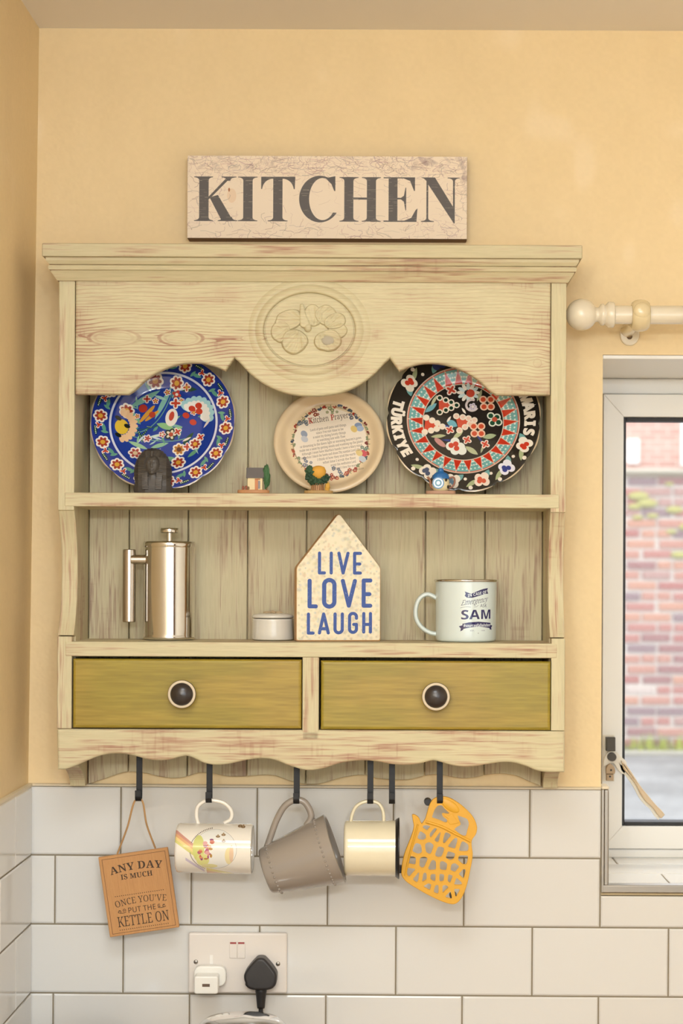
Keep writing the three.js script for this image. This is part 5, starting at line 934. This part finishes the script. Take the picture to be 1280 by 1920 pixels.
{ // rainbow mug, lying on its side under the hook
  const z = H2.z, k = M(z), c0 = P(402, 1590.5, z), len = 141 * k, r = 47 * k, t = thing('rainbow_mug', 'white china mug printed with a rainbow band and an oval flower picture, hanging sideways', 'mug', [c0.x, c0.y, z]);
  t.rotation.z = -Math.PI / 2 - 0.012;          // mouth to the right
  const print = canvasTex(1600, 900, (c, W, H) => {
    c.fillStyle = '#efe7da'; c.fillRect(0, 0, W, H);
    // print as it lies on the mug: p along the mug (0 = foot), q across it seen from the room (-1 top .. 1 bottom)
    const at = (x, y) => { const p = (x - 331) / 141, q = Math.max(-0.99, Math.min(0.99, (y - 1590.5) / 47)); return [((0.0 + Math.asin(q) / 6.2832) % 1 + 1) % 1 * W, H * (1 - p)]; };
    const U = (x, y) => { const [a, b] = at(x, y); return [a > W * 0.5 ? a - W : a, b]; };
    c.save();
    for (const shift of [0, W]) {
      c.save(); c.translate(shift, 0);
      const band = (x0, y0, x1, y1, cols) => cols.forEach((f, i) => { const A = [], B = []; for (let q = 0; q <= 12; q++) { const s = q / 12; A.push(U(mix(x0, x1, s), mix(y0, y1, s) + i * 5.5)); B.push(U(mix(x0, x1, s), mix(y0, y1, s) + (i + 1) * 5.5)); } c.fillStyle = f; path(c, [...A, ...B.reverse()]); c.fill(); });
      band(331, 1551, 372, 1580, ['#cf9584', '#e0a97c', '#ead08c', '#d5cd7e']); band(390, 1622, 440, 1634, ['#e3d48a', '#dfae7d', '#cf9484']);
      band(352, 1602, 386, 1626, ['#c9bccb']); 
      const oval = (cx, cy, rx, ry, f) => { c.fillStyle = f; const A = []; for (let q = 0; q < 40; q++) { const a = q / 40 * 6.283; A.push(U(cx + Math.cos(a) * rx, cy + Math.sin(a) * ry)); } path(c, A); return A; };
      oval(406, 1587, 40.5, 36, '#e9e6de'); c.fill(); c.strokeStyle = '#8d887e'; c.lineWidth = 3; c.stroke();
      oval(376, 1585, 11, 24, '#cfcf7d'); c.fill(); oval(384, 1606, 12, 12, '#d9d58c'); c.fill(); oval(396, 1618, 15, 4, '#ddd39a'); c.fill();
      oval(432, 1598, 7, 16, '#ead9a6'); c.fill(); oval(437, 1594, 4, 16, '#e4c3a4'); c.fill();
      const R = rng(9); for (let q = 0; q < 26; q++) { const x = 374 + R() * 28, y = 1568 + R() * 38; oval(x, y, 1.5 + R() * 3, 1.5 + R() * 3, ['#c46a50', '#d68f6a', '#b0567a', '#8f4a76', '#d9a0a0', '#b5843c'][q % 6]); c.fill(); }
      for (const [x, y] of [[411, 1563], [421, 1560], [422, 1571], [450, 1546], [456, 1547]]) { oval(x, y, 4, 2, '#8b6f4f'); c.fill(); oval(x, y - 1, 1.6, 2.8, '#a98f70'); c.fill(); }
      c.fillStyle = '#77706a'; for (let q = 0; q < 16; q++) { const a = 3.5 + q * 0.07; oval(406 + Math.cos(a) * 46, 1587 + Math.sin(a) * 38, 0.9, 1.3, '#80786f'); c.fill(); const b = 2.0 + q * 0.065; oval(406 + Math.cos(b) * 46, 1587 + Math.sin(b) * 40, 0.9, 1.3, '#80786f'); c.fill(); }
      c.restore();
    }
    c.restore();
  });
  print.wrapS = THREE.RepeatWrapping;
  // texture: u around, v along the axis; lathe u = 0 faces the room
  const gl = std({ map: print, roughness: 0.1, clearcoat: 0.6, clearcoatRoughness: 0.04 }), plain = std({ color: 0xefe7da, roughness: 0.1, clearcoat: 0.6 });
  const body = mugBody(t, r * 0.985, r, len, 0.0032, gl, plain);
  t.children.forEach((c) => c.geometry.translate(0, -len / 2, 0));
  const L = (px, py) => { const p = P(px, py, z); const d = V3(p.x - c0.x, p.y - c0.y, 0); d.applyAxisAngle(V3(0, 0, 1), -t.rotation.z); return d; };
  const hp = [[372, 1548], [368, 1530], [371, 1513], [384, 1503], [402, 1502], [422, 1508], [434, 1523], [432, 1537], [420, 1544]].map(([x, y]) => L(x, y - 1)); const top = H2.y + 0.0042;
  const hg = tube(hp, 3.6 * k, 56, 12); part('handle', hg, plain, t);
}
{ // grey mug with beading
  const z = H3.z, k = M(z), A = P(497, 1634, z), B = P(627, 1591, z), ang = Math.atan2(B.y - A.y, B.x - A.x), len = A.distanceTo(B), t = thing('grey_mug', 'large taupe grey stoneware mug with beaded bands, hanging tilted', 'mug', [A.x, A.y, z]);
  t.rotation.z = ang - Math.PI / 2;
  const gm = std({ color: 0x9c9186, roughness: 0.18, clearcoat: 0.5, clearcoatRoughness: 0.08 });
  const r0 = 44 * k, r1 = 67 * k, curve = (q) => Math.pow(q, 0.9);
  mugBody(t, r0, r1, len, 0.004, gm, gm, curve);
  const rad = (q) => mix(r0, r1, curve(q));
  for (const [q, n] of [[0.86, 44], [0.13, 30]]) for (let i = 0; i < n; i++) { const a = i / n * 6.283, g = new THREE.SphereGeometry(0.0017, 8, 6); g.translate(Math.sin(a) * rad(q), q * len, Math.cos(a) * rad(q)); part('bead', g, gm, t); }
  const L = (px, py) => { const p = P(px, py, z), d = V3(p.x - A.x, p.y - A.y, 0); d.applyAxisAngle(V3(0, 0, 1), -t.rotation.z); return d; };
  const hp = [[499, 1592], [508, 1566], [519, 1536], [535, 1510], [553, 1500], [569, 1503], [580, 1518], [583, 1532], [574, 1548]].map(([x, y]) => L(x, y)); const hg = tube(hp, 6.2 * k, 64, 14); hg.scale(1, 1, 1.15); part('handle', hg, gm, t);
}
{ // cream enamel mug
  const z = H4.z, k = M(z), A = P(645, 1590, z), len = 97 * k, r = 52 * k, t = thing('cream_enamel_mug', 'cream enamel mug with a black rim, hanging sideways beside the yellow trivet', 'mug', [A.x, A.y, z]);
  t.rotation.z = -Math.PI / 2;
  const cm = std({ color: 0xeadfc2, roughness: 0.15, clearcoat: 0.6, clearcoatRoughness: 0.06 });
  mugBody(t, r * 0.99, r, len, 0.0012, cm, cm);
  part('rim', lathe([[r - 0.0012, len - 0.0005], [r + 0.0008, len - 0.0008], [r + 4 * k, len + 3 * k], [r + 5.5 * k, len + 5.5 * k], [r + 4 * k, len + 6.5 * k], [r - 0.002, len + 1.5 * k]], 96), std({ color: 0x1a191b, roughness: 0.3 }), t, 'black rolled rim');
  const L = (px, py) => { const p = P(px, py, z), d = V3(p.x - A.x, p.y - A.y, 0); d.applyAxisAngle(V3(0, 0, 1), -t.rotation.z); return d; };
  part('handle', (() => { const g = tube([[657, 1541], [660, 1527], [666, 1514], [678, 1505], [694, 1502], [709, 1506], [717, 1518], [719, 1530], [719, 1541]].map(([x, y]) => L(x, y)), 3.4 * k, 56, 12); g.scale(1, 1, 1.7); return g; })(), cm, t);
}
{ // wooden plaque on twine
  const z = 0.05, k = M(z), tl = P(185, 1607, z), tr = P(315, 1588, z), bl = P(206, 1757, z), w = tl.distanceTo(tr), h = tl.distanceTo(bl), ang = Math.atan2(tr.y - tl.y, tr.x - tl.x);
  const c = P(260.5, 1672.5, z), t = thing('wooden_plaque', 'small wooden plaque on a twine loop with lettering ending in KETTLE ON', 'plaque', [c.x, c.y, z]); t.rotation.z = ang; 
  const N = noiseMaker(71), grain = canvasTex(900, 1040, (x, W, H) => {
    const R = rng(5); x.fillStyle = '#c48f58'; x.fillRect(0, 0, W, H);
    for (let i = 0; i < 900; i++) { x.fillStyle = `rgba(${R() < 0.5 ? '150,98,52' : '220,172,118'},${0.05 + R() * 0.14})`; x.fillRect(R() * W, R() * H, 2 + R() * 4, 60 + R() * 260); }
    x.strokeStyle = '#54331c'; x.lineWidth = 5; x.strokeRect(42, 40, W - 84, H - 76); x.fillStyle = '#3b2716';
    const word = (str, x0, x1, y0, y1, f, a = 0) => { x.save(); x.translate((x0 + x1) / 2, y1); x.rotate(a); fit(x, str, -(x1 - x0) / 2, (x1 - x0) / 2, y0 - y1, 0, f); x.restore(); };
    const slab = '400 #px serif';
    const arc = (str, x0, x1, y, hgt, sag, f) => { const n = str.length, ws = [...str].map((q) => { x.font = f.replace('#', '100'); return x.measureText(q).width; }), tot = ws.reduce((a, b) => a + b, 0); let at = 0; [...str].forEach((q, i) => { const m = (at + ws[i] / 2) / tot; at += ws[i]; const px = mix(x0, x1, m), u = m * 2 - 1; x.save(); x.translate(px, y + sag * u * u); x.rotate(Math.atan2(2 * sag * u, (x1 - x0) / 2)); x.scale((x1 - x0) / tot, hgt / 72); x.textAlign = 'center'; x.font = f.replace('#', '100'); x.fillText(q, 0, 0); x.restore(); }); };
    arc('ANY DAY', 128, 792, 218, 96, 34, SERIF); word('IS MUCH', 250, 660, 262, 330, SERIF, 0);
    for (let i = 0; i < 24; i++) { ellipse(x, 145 + i * 27, 532, 6, 6); ellipse(x, 145 + i * 27, 968, 6, 6); }
    arc('ONCE YOU’VE', 130, 790, 648, 82, 30, slab); word('PUT THE', 285, 640, 695, 765, '400 #px sans-serif'); word('KETTLE ON', 128, 790, 795, 930, slab);
    for (const s of [-1, 1]) { x.lineWidth = 7; x.strokeStyle = '#3b2716'; for (const q of [0, 1]) { x.beginPath(); x.arc(460 + s * (225 + q * 62), 728 + (q ? 6 : -4), 17, s > 0 ? 0.5 : 2.2, s > 0 ? 5.6 : 7.2); x.stroke(); ellipse(x, 460 + s * (225 + q * 62), 728, 6, 6); } x.beginPath(); x.moveTo(460 + s * 205, 748); x.quadraticCurveTo(460 + s * 255, 765, 460 + s * 310, 742); x.stroke(); }
  });
  const g = new RoundedBoxGeometry(w, h, 0.006, 2, 0.0012), p = g.attributes.position, uv = g.attributes.uv; for (let i = 0; i < p.count; i++) uv.setXY(i, p.getX(i) / w + 0.5, p.getY(i) / h + 0.5);
  part('board', g, std({ map: grain, roughness: 0.6 }), t);
  const L = (v) => { const d = V3(v.x - c.x, v.y - c.y, v.z - z); return d.applyAxisAngle(V3(0, 0, 1), -ang); };
  const top = V3(H1.x, H1.y + 0.0016, H1.z), a = P(220, 1601, z + 0.002), b = P(291, 1590, z + 0.002);
  const tw = (P0, P1) => { const m = P0.clone().lerp(P1, 0.5); m.z += 0.001; return [P0, m, P1]; };
  part('twine', merge([tube([L(a), L(V3(mix(a.x, top.x, 0.5), mix(a.y, top.y, 0.5), mix(a.z, top.z, 0.6))), L(V3(top.x - 0.0045, top.y - 0.002, top.z)), L(V3(top.x, top.y, top.z)), L(V3(top.x + 0.0045, top.y - 0.002, top.z)), L(V3(mix(b.x, top.x, 0.5), mix(b.y, top.y, 0.5), mix(b.z, top.z, 0.6))), L(b)], 0.0014, 60, 8)]), std({ color: 0xc59a68, roughness: 0.95 }), t, 'jute twine loop');
}
{ // cast trivet in the shape of a kettle
  const z = H6.z + 0.002, k = M(z), o = P(824, 1600, z), t = thing('trivet', 'yellow cast iron trivet shaped like a kettle with openwork panel', 'trivet', [o.x, o.y, z]);
  const Z = (x, y) => { const p = P(600 + x / 3.765, 1400 + y / 3.765, z); return [p.x - o.x, p.y - o.y]; }, ym = std({ color: 0xe0a527, roughness: 0.42 });
  const outline = smoothLine([[742, 505], [752, 470], [775, 400], [800, 366], [850, 350], [905, 357], [965, 388], [1030, 440], [1082, 500], [1106, 562], [1100, 612], [1072, 655], [1068, 690], [1076, 760], [1056, 880], [1030, 990], [990, 1076], [950, 1108], [900, 1104], [800, 1064], [700, 1010], [605, 948], [576, 910], [573, 860], [592, 760], [622, 680], [645, 620], [660, 560], [652, 510], [650, 478], [668, 478], [698, 502], [708, 528], [716, 540], [730, 525]], 150).map(([x, y]) => Z(x, y));
  const s = poly(outline), hole = (pts) => s.holes.push(poly(smoothLine([...pts, pts[0]], 36).slice(0, -1).map(([x, y]) => Z(x, y))));
  hole([[782, 503], [792, 468], [808, 432], [832, 408], [862, 408], [878, 428], [905, 455], [920, 468], [900, 478], [865, 474], [872, 490], [896, 508], [900, 530], [885, 540], [840, 522]]);
  hole([[962, 476], [1000, 488], [1040, 506], [1054, 545], [1044, 590], [1030, 632], [1005, 632], [960, 602], [942, 580], [962, 560], [985, 545], [975, 518]]);
  // openwork: every opening reaches to a bar's half width from its neighbours and from the border
  const rim = [[748, 540], [850, 570], [960, 625], [1052, 678], [1058, 700], [1054, 780], [1036, 880], [1010, 985], [970, 1062], [940, 1080], [900, 1078], [800, 1038], [700, 982], [618, 928], [602, 900], [606, 850], [625, 770], [655, 690], [690, 600], [720, 545]];
  const seeds = [[722, 618], [752, 574], [792, 606], [834, 636], [880, 645], [936, 690], [1008, 712], [690, 722], [768, 712], [846, 740], [915, 765], [652, 806], [724, 812], [794, 842], [868, 842], [948, 855], [1008, 790], [640, 878], [688, 918], [730, 924], [800, 924], [765, 985], [855, 925], [822, 1000], [876, 1000], [920, 930], [962, 945], [1003, 900], [916, 1040], [958, 1030]];
  seeds.forEach((a, i) => {
    const pts = [];
    for (let q = 0; q < 28; q++) {
      const th = q / 28 * 6.2832, d = [Math.cos(th), Math.sin(th)]; let t = 70;
      seeds.forEach((b, j) => { if (i === j) return; const v = [b[0] - a[0], b[1] - a[1]], l = Math.hypot(...v), c = (v[0] * d[0] + v[1] * d[1]) / l; if (c > 0.02) t = Math.min(t, (l / 2 - 8.5) / c); });
      rim.forEach((p0, j) => { const p1 = rim[(j + 1) % rim.length], e = [p1[0] - p0[0], p1[1] - p0[1]], l = Math.hypot(...e), n = [e[1] / l, -e[0] / l], dist = (p0[0] - a[0]) * n[0] + (p0[1] - a[1]) * n[1], c = d[0] * n[0] + d[1] * n[1]; if (c > 0.02) t = Math.min(t, Math.max(3, dist - 5) / c); });
      pts.push([a[0] + d[0] * t, a[1] + d[1] * t]);
    }
    // soften the corners
    let P1 = pts; for (let k2 = 0; k2 < 2; k2++) P1 = P1.map((p, q) => { const o = P1[(q + 27) % 28], n = P1[(q + 1) % 28]; return [(o[0] + 2 * p[0] + n[0]) / 4, (o[1] + 2 * p[1] + n[1]) / 4]; });
    s.holes.push(poly(P1.map(([x, y]) => Z(x, y))));
  });
  const g = extrude(s, 0.007, 0.001, 2, 6); g.translate(0, 0, -0.003); part('casting', uvBox(g), ym, t);
  const ribs = []; const bar = (pts, r) => ribs.push(tube(pts.map(([x, y]) => { const [a, b] = Z(x, y); return V3(a, b, 0.0036); }), r, 24, 8));
  bar([[690, 545], [650, 690], [615, 830], [600, 910]], 0.0017); bar([[745, 528], [850, 560], [960, 615], [1060, 665]], 0.0022); 
  part('raised_rib', merge(ribs), ym, t);
  { const pts = [[868, 478], [905, 484], [935, 462], [945, 490], [985, 535], [950, 545], [915, 550], [898, 530], [900, 508]].map(([x, y]) => Z(x, y)); const lg = extrude(poly(pts), 0.006, 0.0012, 2); lg.translate(0, 0, -0.0015); part('lid_finial', uvBox(lg), ym, t); }
  { const [a, b] = Z(918, 415); const e = new THREE.SphereGeometry(1, 20, 10); e.scale(20 * k, 9 * k, 0.0018); e.rotateZ(-0.62); e.translate(a, b, 0.0038); part('handle_leaf', e, ym, t); }
  for (const [x, y] of [[760, 395], [564, 872], [940, 1060]]) { const [a, b] = Z(x, y); part('foot', new THREE.CylinderGeometry(0.0048, 0.0055, 0.014, 18).rotateX(Math.PI / 2).translate(a, b, -0.0095), mat.black, t, 'black rubber foot'); }
}

// ---------- socket, charger, plug, kettle and toaster ----------
{
  const z0 = 0.0082, z1 = 0.0185, a = P(352.5, 1862, z1), b = P(538, 1749.5, z1), cx = (a.x + b.x) / 2, cyy = (a.y + b.y) / 2, k = M(z1);
  const wp = std({ color: 0xe9e0d7, roughness: 0.28 }), t = thing('wall_socket', 'white double wall socket with two switches on the tiles', 'socket', [cx, cyy, z0]);
  part('faceplate', new RoundedBoxGeometry(b.x - a.x, b.y - a.y, z1 - z0, 3, 0.003).translate(0, 0, (z1 - z0) / 2), wp, t);
  const D = z1 - z0, X = (px) => P(px, 1806, z1).x - cx, Y = (py) => P(445, py, z1).y - cyy;
  for (const [x0, x1] of [[430, 444.2], [445, 459.5]]) { const s = part('switch', box(X(x0), X(x1), Y(1796.5), Y(1765.5), D - 0.002, D + 0.0016, 0.0008), wp, t); s.rotation.x = 0; part('switch_mark', box(X(x0 + 1.2), X(x1 - 1.5), Y(1769.5), Y(1766.2), D + 0.001, D + 0.0019, 0.0002), std({ color: 0x9c3b3b, roughness: 0.5 }), s, 'red on mark'); }
  for (const [x, y] of [[367, 1804], [521, 1807]]) { const s = part('screw', new THREE.SphereGeometry(0.0033, 18, 10).scale(1, 1, 0.4).translate(X(x), Y(y), D), mat.steel, t); part('screw_slot', box(X(x) - 0.0026, X(x) + 0.0026, Y(y) - 0.0004, Y(y) + 0.0004, D + 0.0008, D + 0.0014, 0.0001), mat.black, s); }
  part('earth_slot', box(X(393), X(399), Y(1808), Y(1791), D - 0.001, D + 0.0006, 0.0003), std({ color: 0xf4efe8, roughness: 0.3 }), t);

  const wc = std({ color: 0xf3efe6, roughness: 0.25 }), zc = z1 + 0.0005, c = thing('usb_charger', 'white USB charger plugged into the left side of the double socket', 'charger', [P(395, 1827, zc).x, P(395, 1827, zc).y, zc]);
  const kk = M(zc), rb = (w, h, r) => { const s = new THREE.Shape(), x = -w / 2, y = -h / 2; s.moveTo(x + r, y); s.lineTo(x + w - r, y); s.quadraticCurveTo(x + w, y, x + w, y + r); s.lineTo(x + w, y + h - r); s.quadraticCurveTo(x + w, y + h, x + w - r, y + h); s.lineTo(x + r, y + h); s.quadraticCurveTo(x, y + h, x, y + h - r); s.lineTo(x, y + r); s.quadraticCurveTo(x, y, x + r, y); return s; };
  part('base', extrude(rb(60 * kk, 38 * kk, 15 * kk), 0.014, 0.002, 3), wc, c);
  const cube = extrude(rb(44 * kk, 33 * kk, 5 * kk), 0.026, 0.002, 3); cube.translate(-4 * kk, -9.5 * kk, 0.0135); part('body', cube, wc, c);
  part('usb_port', box(-11 * kk, 3 * kk, -12.5 * kk, -7 * kk, 0.039, 0.0398, 0.0002), std({ color: 0x6d5a4b, roughness: 0.4, metalness: 0.4 }), c, 'dark USB opening');

  const pz = z1 + 0.0005, kp = M(pz), pl = thing('power_plug', 'black three-pin plug with its cable in the right side of the double socket', 'plug', [P(490.5, 1820, pz).x, P(490.5, 1820, pz).y, pz]);
  const pb = mat.black, out = smoothLine([[-29, -16], [-31, -10], [-31, 0], [-24, 12], [-12, 26], [-6, 31], [6, 31], [12, 26], [24, 12], [31, 0], [31, -10], [29, -20], [20, -28], [-20, -28], [-29, -20], [-29, -16]], 90).map(([x, y]) => [x * kp * 0.97, y * kp * 0.97]);
  part('body', uvBox(extrude(poly(out), 0.03, 0.004, 4)), std({ color: 0x2a2727, roughness: 0.42 }), pl);
  const neck = lathe([[0.0001, 0], [7 * kp, 0], [7.5 * kp, 4 * kp], [8 * kp, 10 * kp], [9 * kp, 20 * kp], [10.5 * kp, 30 * kp], [11.5 * kp, 40 * kp], [0.0001, 40 * kp]], 24); neck.translate(0, -66 * kp, 0.014); part('strain_relief', neck, std({ color: 0x242222, roughness: 0.5 }), pl);
  part('cable', tube([V3(0, -62 * kp, 0.014), V3(0, -76 * kp, 0.015), V3(0.002, -92 * kp, 0.022), V3(0.004, -150 * kp, 0.03), V3(0.006, -0.206, 0.045), V3(0.006, -0.2195, 0.075)], 0.0034, 40, 10), pb, pl);

  // kettle: only its lid shows
  const zk = 0.205, kt = M(zk), ok = P(454, 1903, zk), top = ok.y, base = 0.9, hk = top - base, ke = thing('kettle', 'stainless steel kettle with a domed lid below the socket', 'kettle', [ok.x, base, zk]);
  part('base', lathe([[0.0001, 0.0005], [0.078, 0.0005], [0.08, 0.006], [0.076, 0.016], [0.0001, 0.017]], 64), mat.black, ke);
  part('body', lathe([[0.0001, 0.0175], [0.073, 0.0175], [0.075, 0.03], [0.073, hk * 0.6], [0.067, hk * 0.86], [0.0645, hk - 0.02]], 80), mat.chrome, ke);
  part('lid', lathe([[0.0645, hk - 0.0195], [0.062, hk - 0.016], [0.058, hk - 0.012], [0.0555, hk - 0.0105], [0.05, hk - 0.006], [0.03, hk - 0.0015], [0.0001, hk]], 80), mat.chrome, ke);
  part('handle', tube([V3(0.06, hk - 0.035, 0), V3(0.10, hk - 0.03, 0), V3(0.118, hk - 0.07, 0), V3(0.11, hk * 0.4, 0), V3(0.072, hk * 0.25, 0)], 0.009, 48, 12), mat.black, ke);
  part('spout', (() => { const g = new THREE.ConeGeometry(0.02, 0.05, 24); g.rotateZ(1.05); g.translate(-0.074, hk - 0.05, 0); return g; })(), mat.chrome, ke);

  const zt = 0.17, ot = P(181, 1918, 0.095), tt = thing('toaster', 'low grey metal toaster standing on the worktop beside the kettle', 'toaster', [ot.x, base, zt]), ht = ot.y - base, tw = 160 * M(zt);
  part('body', new RoundedBoxGeometry(tw, ht - 0.012, 0.15, 4, 0.02).translate(0, 0.012 + (ht - 0.012) / 2, 0), std({ color: 0xb4b4b4, metalness: 0.9, roughness: 0.3 }), tt);
  for (const s of [-1, 1]) part('slot', box(-tw * 0.36, tw * 0.36, ht - 0.001, ht + 0.0005, s * 0.03 - 0.012, s * 0.03 + 0.012, 0.0003), mat.black, tt);
  for (const [x, q] of [[-1, -1], [1, -1], [-1, 1], [1, 1]]) part('foot', new THREE.CylinderGeometry(0.009, 0.009, 0.0135, 14).translate(x * tw * 0.36, 0.007, q * 0.05), mat.black, tt);
}

// ---------- curtain pole ----------
{
  const z = 0.1, k = M(z), c = P(1090, 587, z), yP = P(1200, 590.5, z).y, cw = std({ color: 0xe9dcc4, roughness: 0.22, clearcoat: 0.4 }), t = thing('curtain_pole', 'cream painted wooden curtain pole with a ball finial beside the cabinet', 'curtain pole', [c.x, yP, z]);
  const X = (px) => (px - 1090) * k, len = 1.45, turn = (g) => g.rotateZ(-Math.PI / 2);
  part('pole', turn(new THREE.CylinderGeometry(17.2 * k, 17.2 * k, len, 32).translate(0, X(1150) + len / 2, 0)), cw, t);
  const prof = []; for (let i = 0; i <= 24; i++) { const a = Math.PI - i / 24 * (Math.PI - 0.5); prof.push([Math.max(0.0001, Math.sin(a) * 29.5 * k), Math.cos(a) * 29.5 * k]); }
  part('finial', turn(lathe([...prof, [13 * k, X(1119)], [14 * k, X(1122)], [20 * k, X(1126)], [20 * k, X(1131)], [17.5 * k, X(1133)], [19 * k, X(1135)], [24 * k, X(1140)], [24 * k, X(1149)], [22 * k, X(1151)], [0.0001, X(1151)]], 48)), cw, t);
  const br = std({ color: 0xe3cfa4, roughness: 0.2, clearcoat: 0.4 });
  const bk = part('bracket', merge([(() => { const g = new THREE.TorusGeometry(21 * k, 9 * k, 16, 40); g.scale(1, 1, 1.9); g.rotateY(Math.PI / 2); g.translate(X(1200), -0.001, 0); return g; })(), (() => { const g = new THREE.CylinderGeometry(12 * k, 14 * k, 0.078, 24); g.rotateX(Math.PI / 2); g.translate(X(1192), -12 * k, -0.055); return g; })(), new THREE.SphereGeometry(16 * k, 24, 16).scale(1, 1, 0.5).translate(X(1200), 4 * k, 24 * k)]), br, t, 'yellowed cream cup bracket');
  const pb = P(1180, 627, 0.004), bs = new THREE.Shape(); bs.absellipse(0, 0, 19 * k, 22 * k, 0, Math.PI * 2); const bg = extrude(bs, 0.006, 0.0018, 2, 24); bg.translate(pb.x - c.x, pb.y - yP, -z + 0.0005);
  const pl = part('bracket_plate', bg, cw, bk); const sc = P(1180, 631, 0.0075);
  part('screw', new THREE.SphereGeometry(0.0042, 16, 8).scale(1, 1, 0.4).translate(sc.x - c.x, sc.y - yP, -z + 0.0068), std({ color: 0x6f5a42, metalness: 0.7, roughness: 0.5 }), bk);
  const rg = new THREE.TorusGeometry(25 * k, 3.8 * k, 14, 48); rg.rotateY(Math.PI / 2 - 0.12); 
  const rr = P(1284, 594, z); single('curtain_ring', 'cream wooden ring on the curtain pole', 'curtain ring', rg, cw, [rr.x, yP - 4 * k, z]);
}
renderer.render(scene, camera);
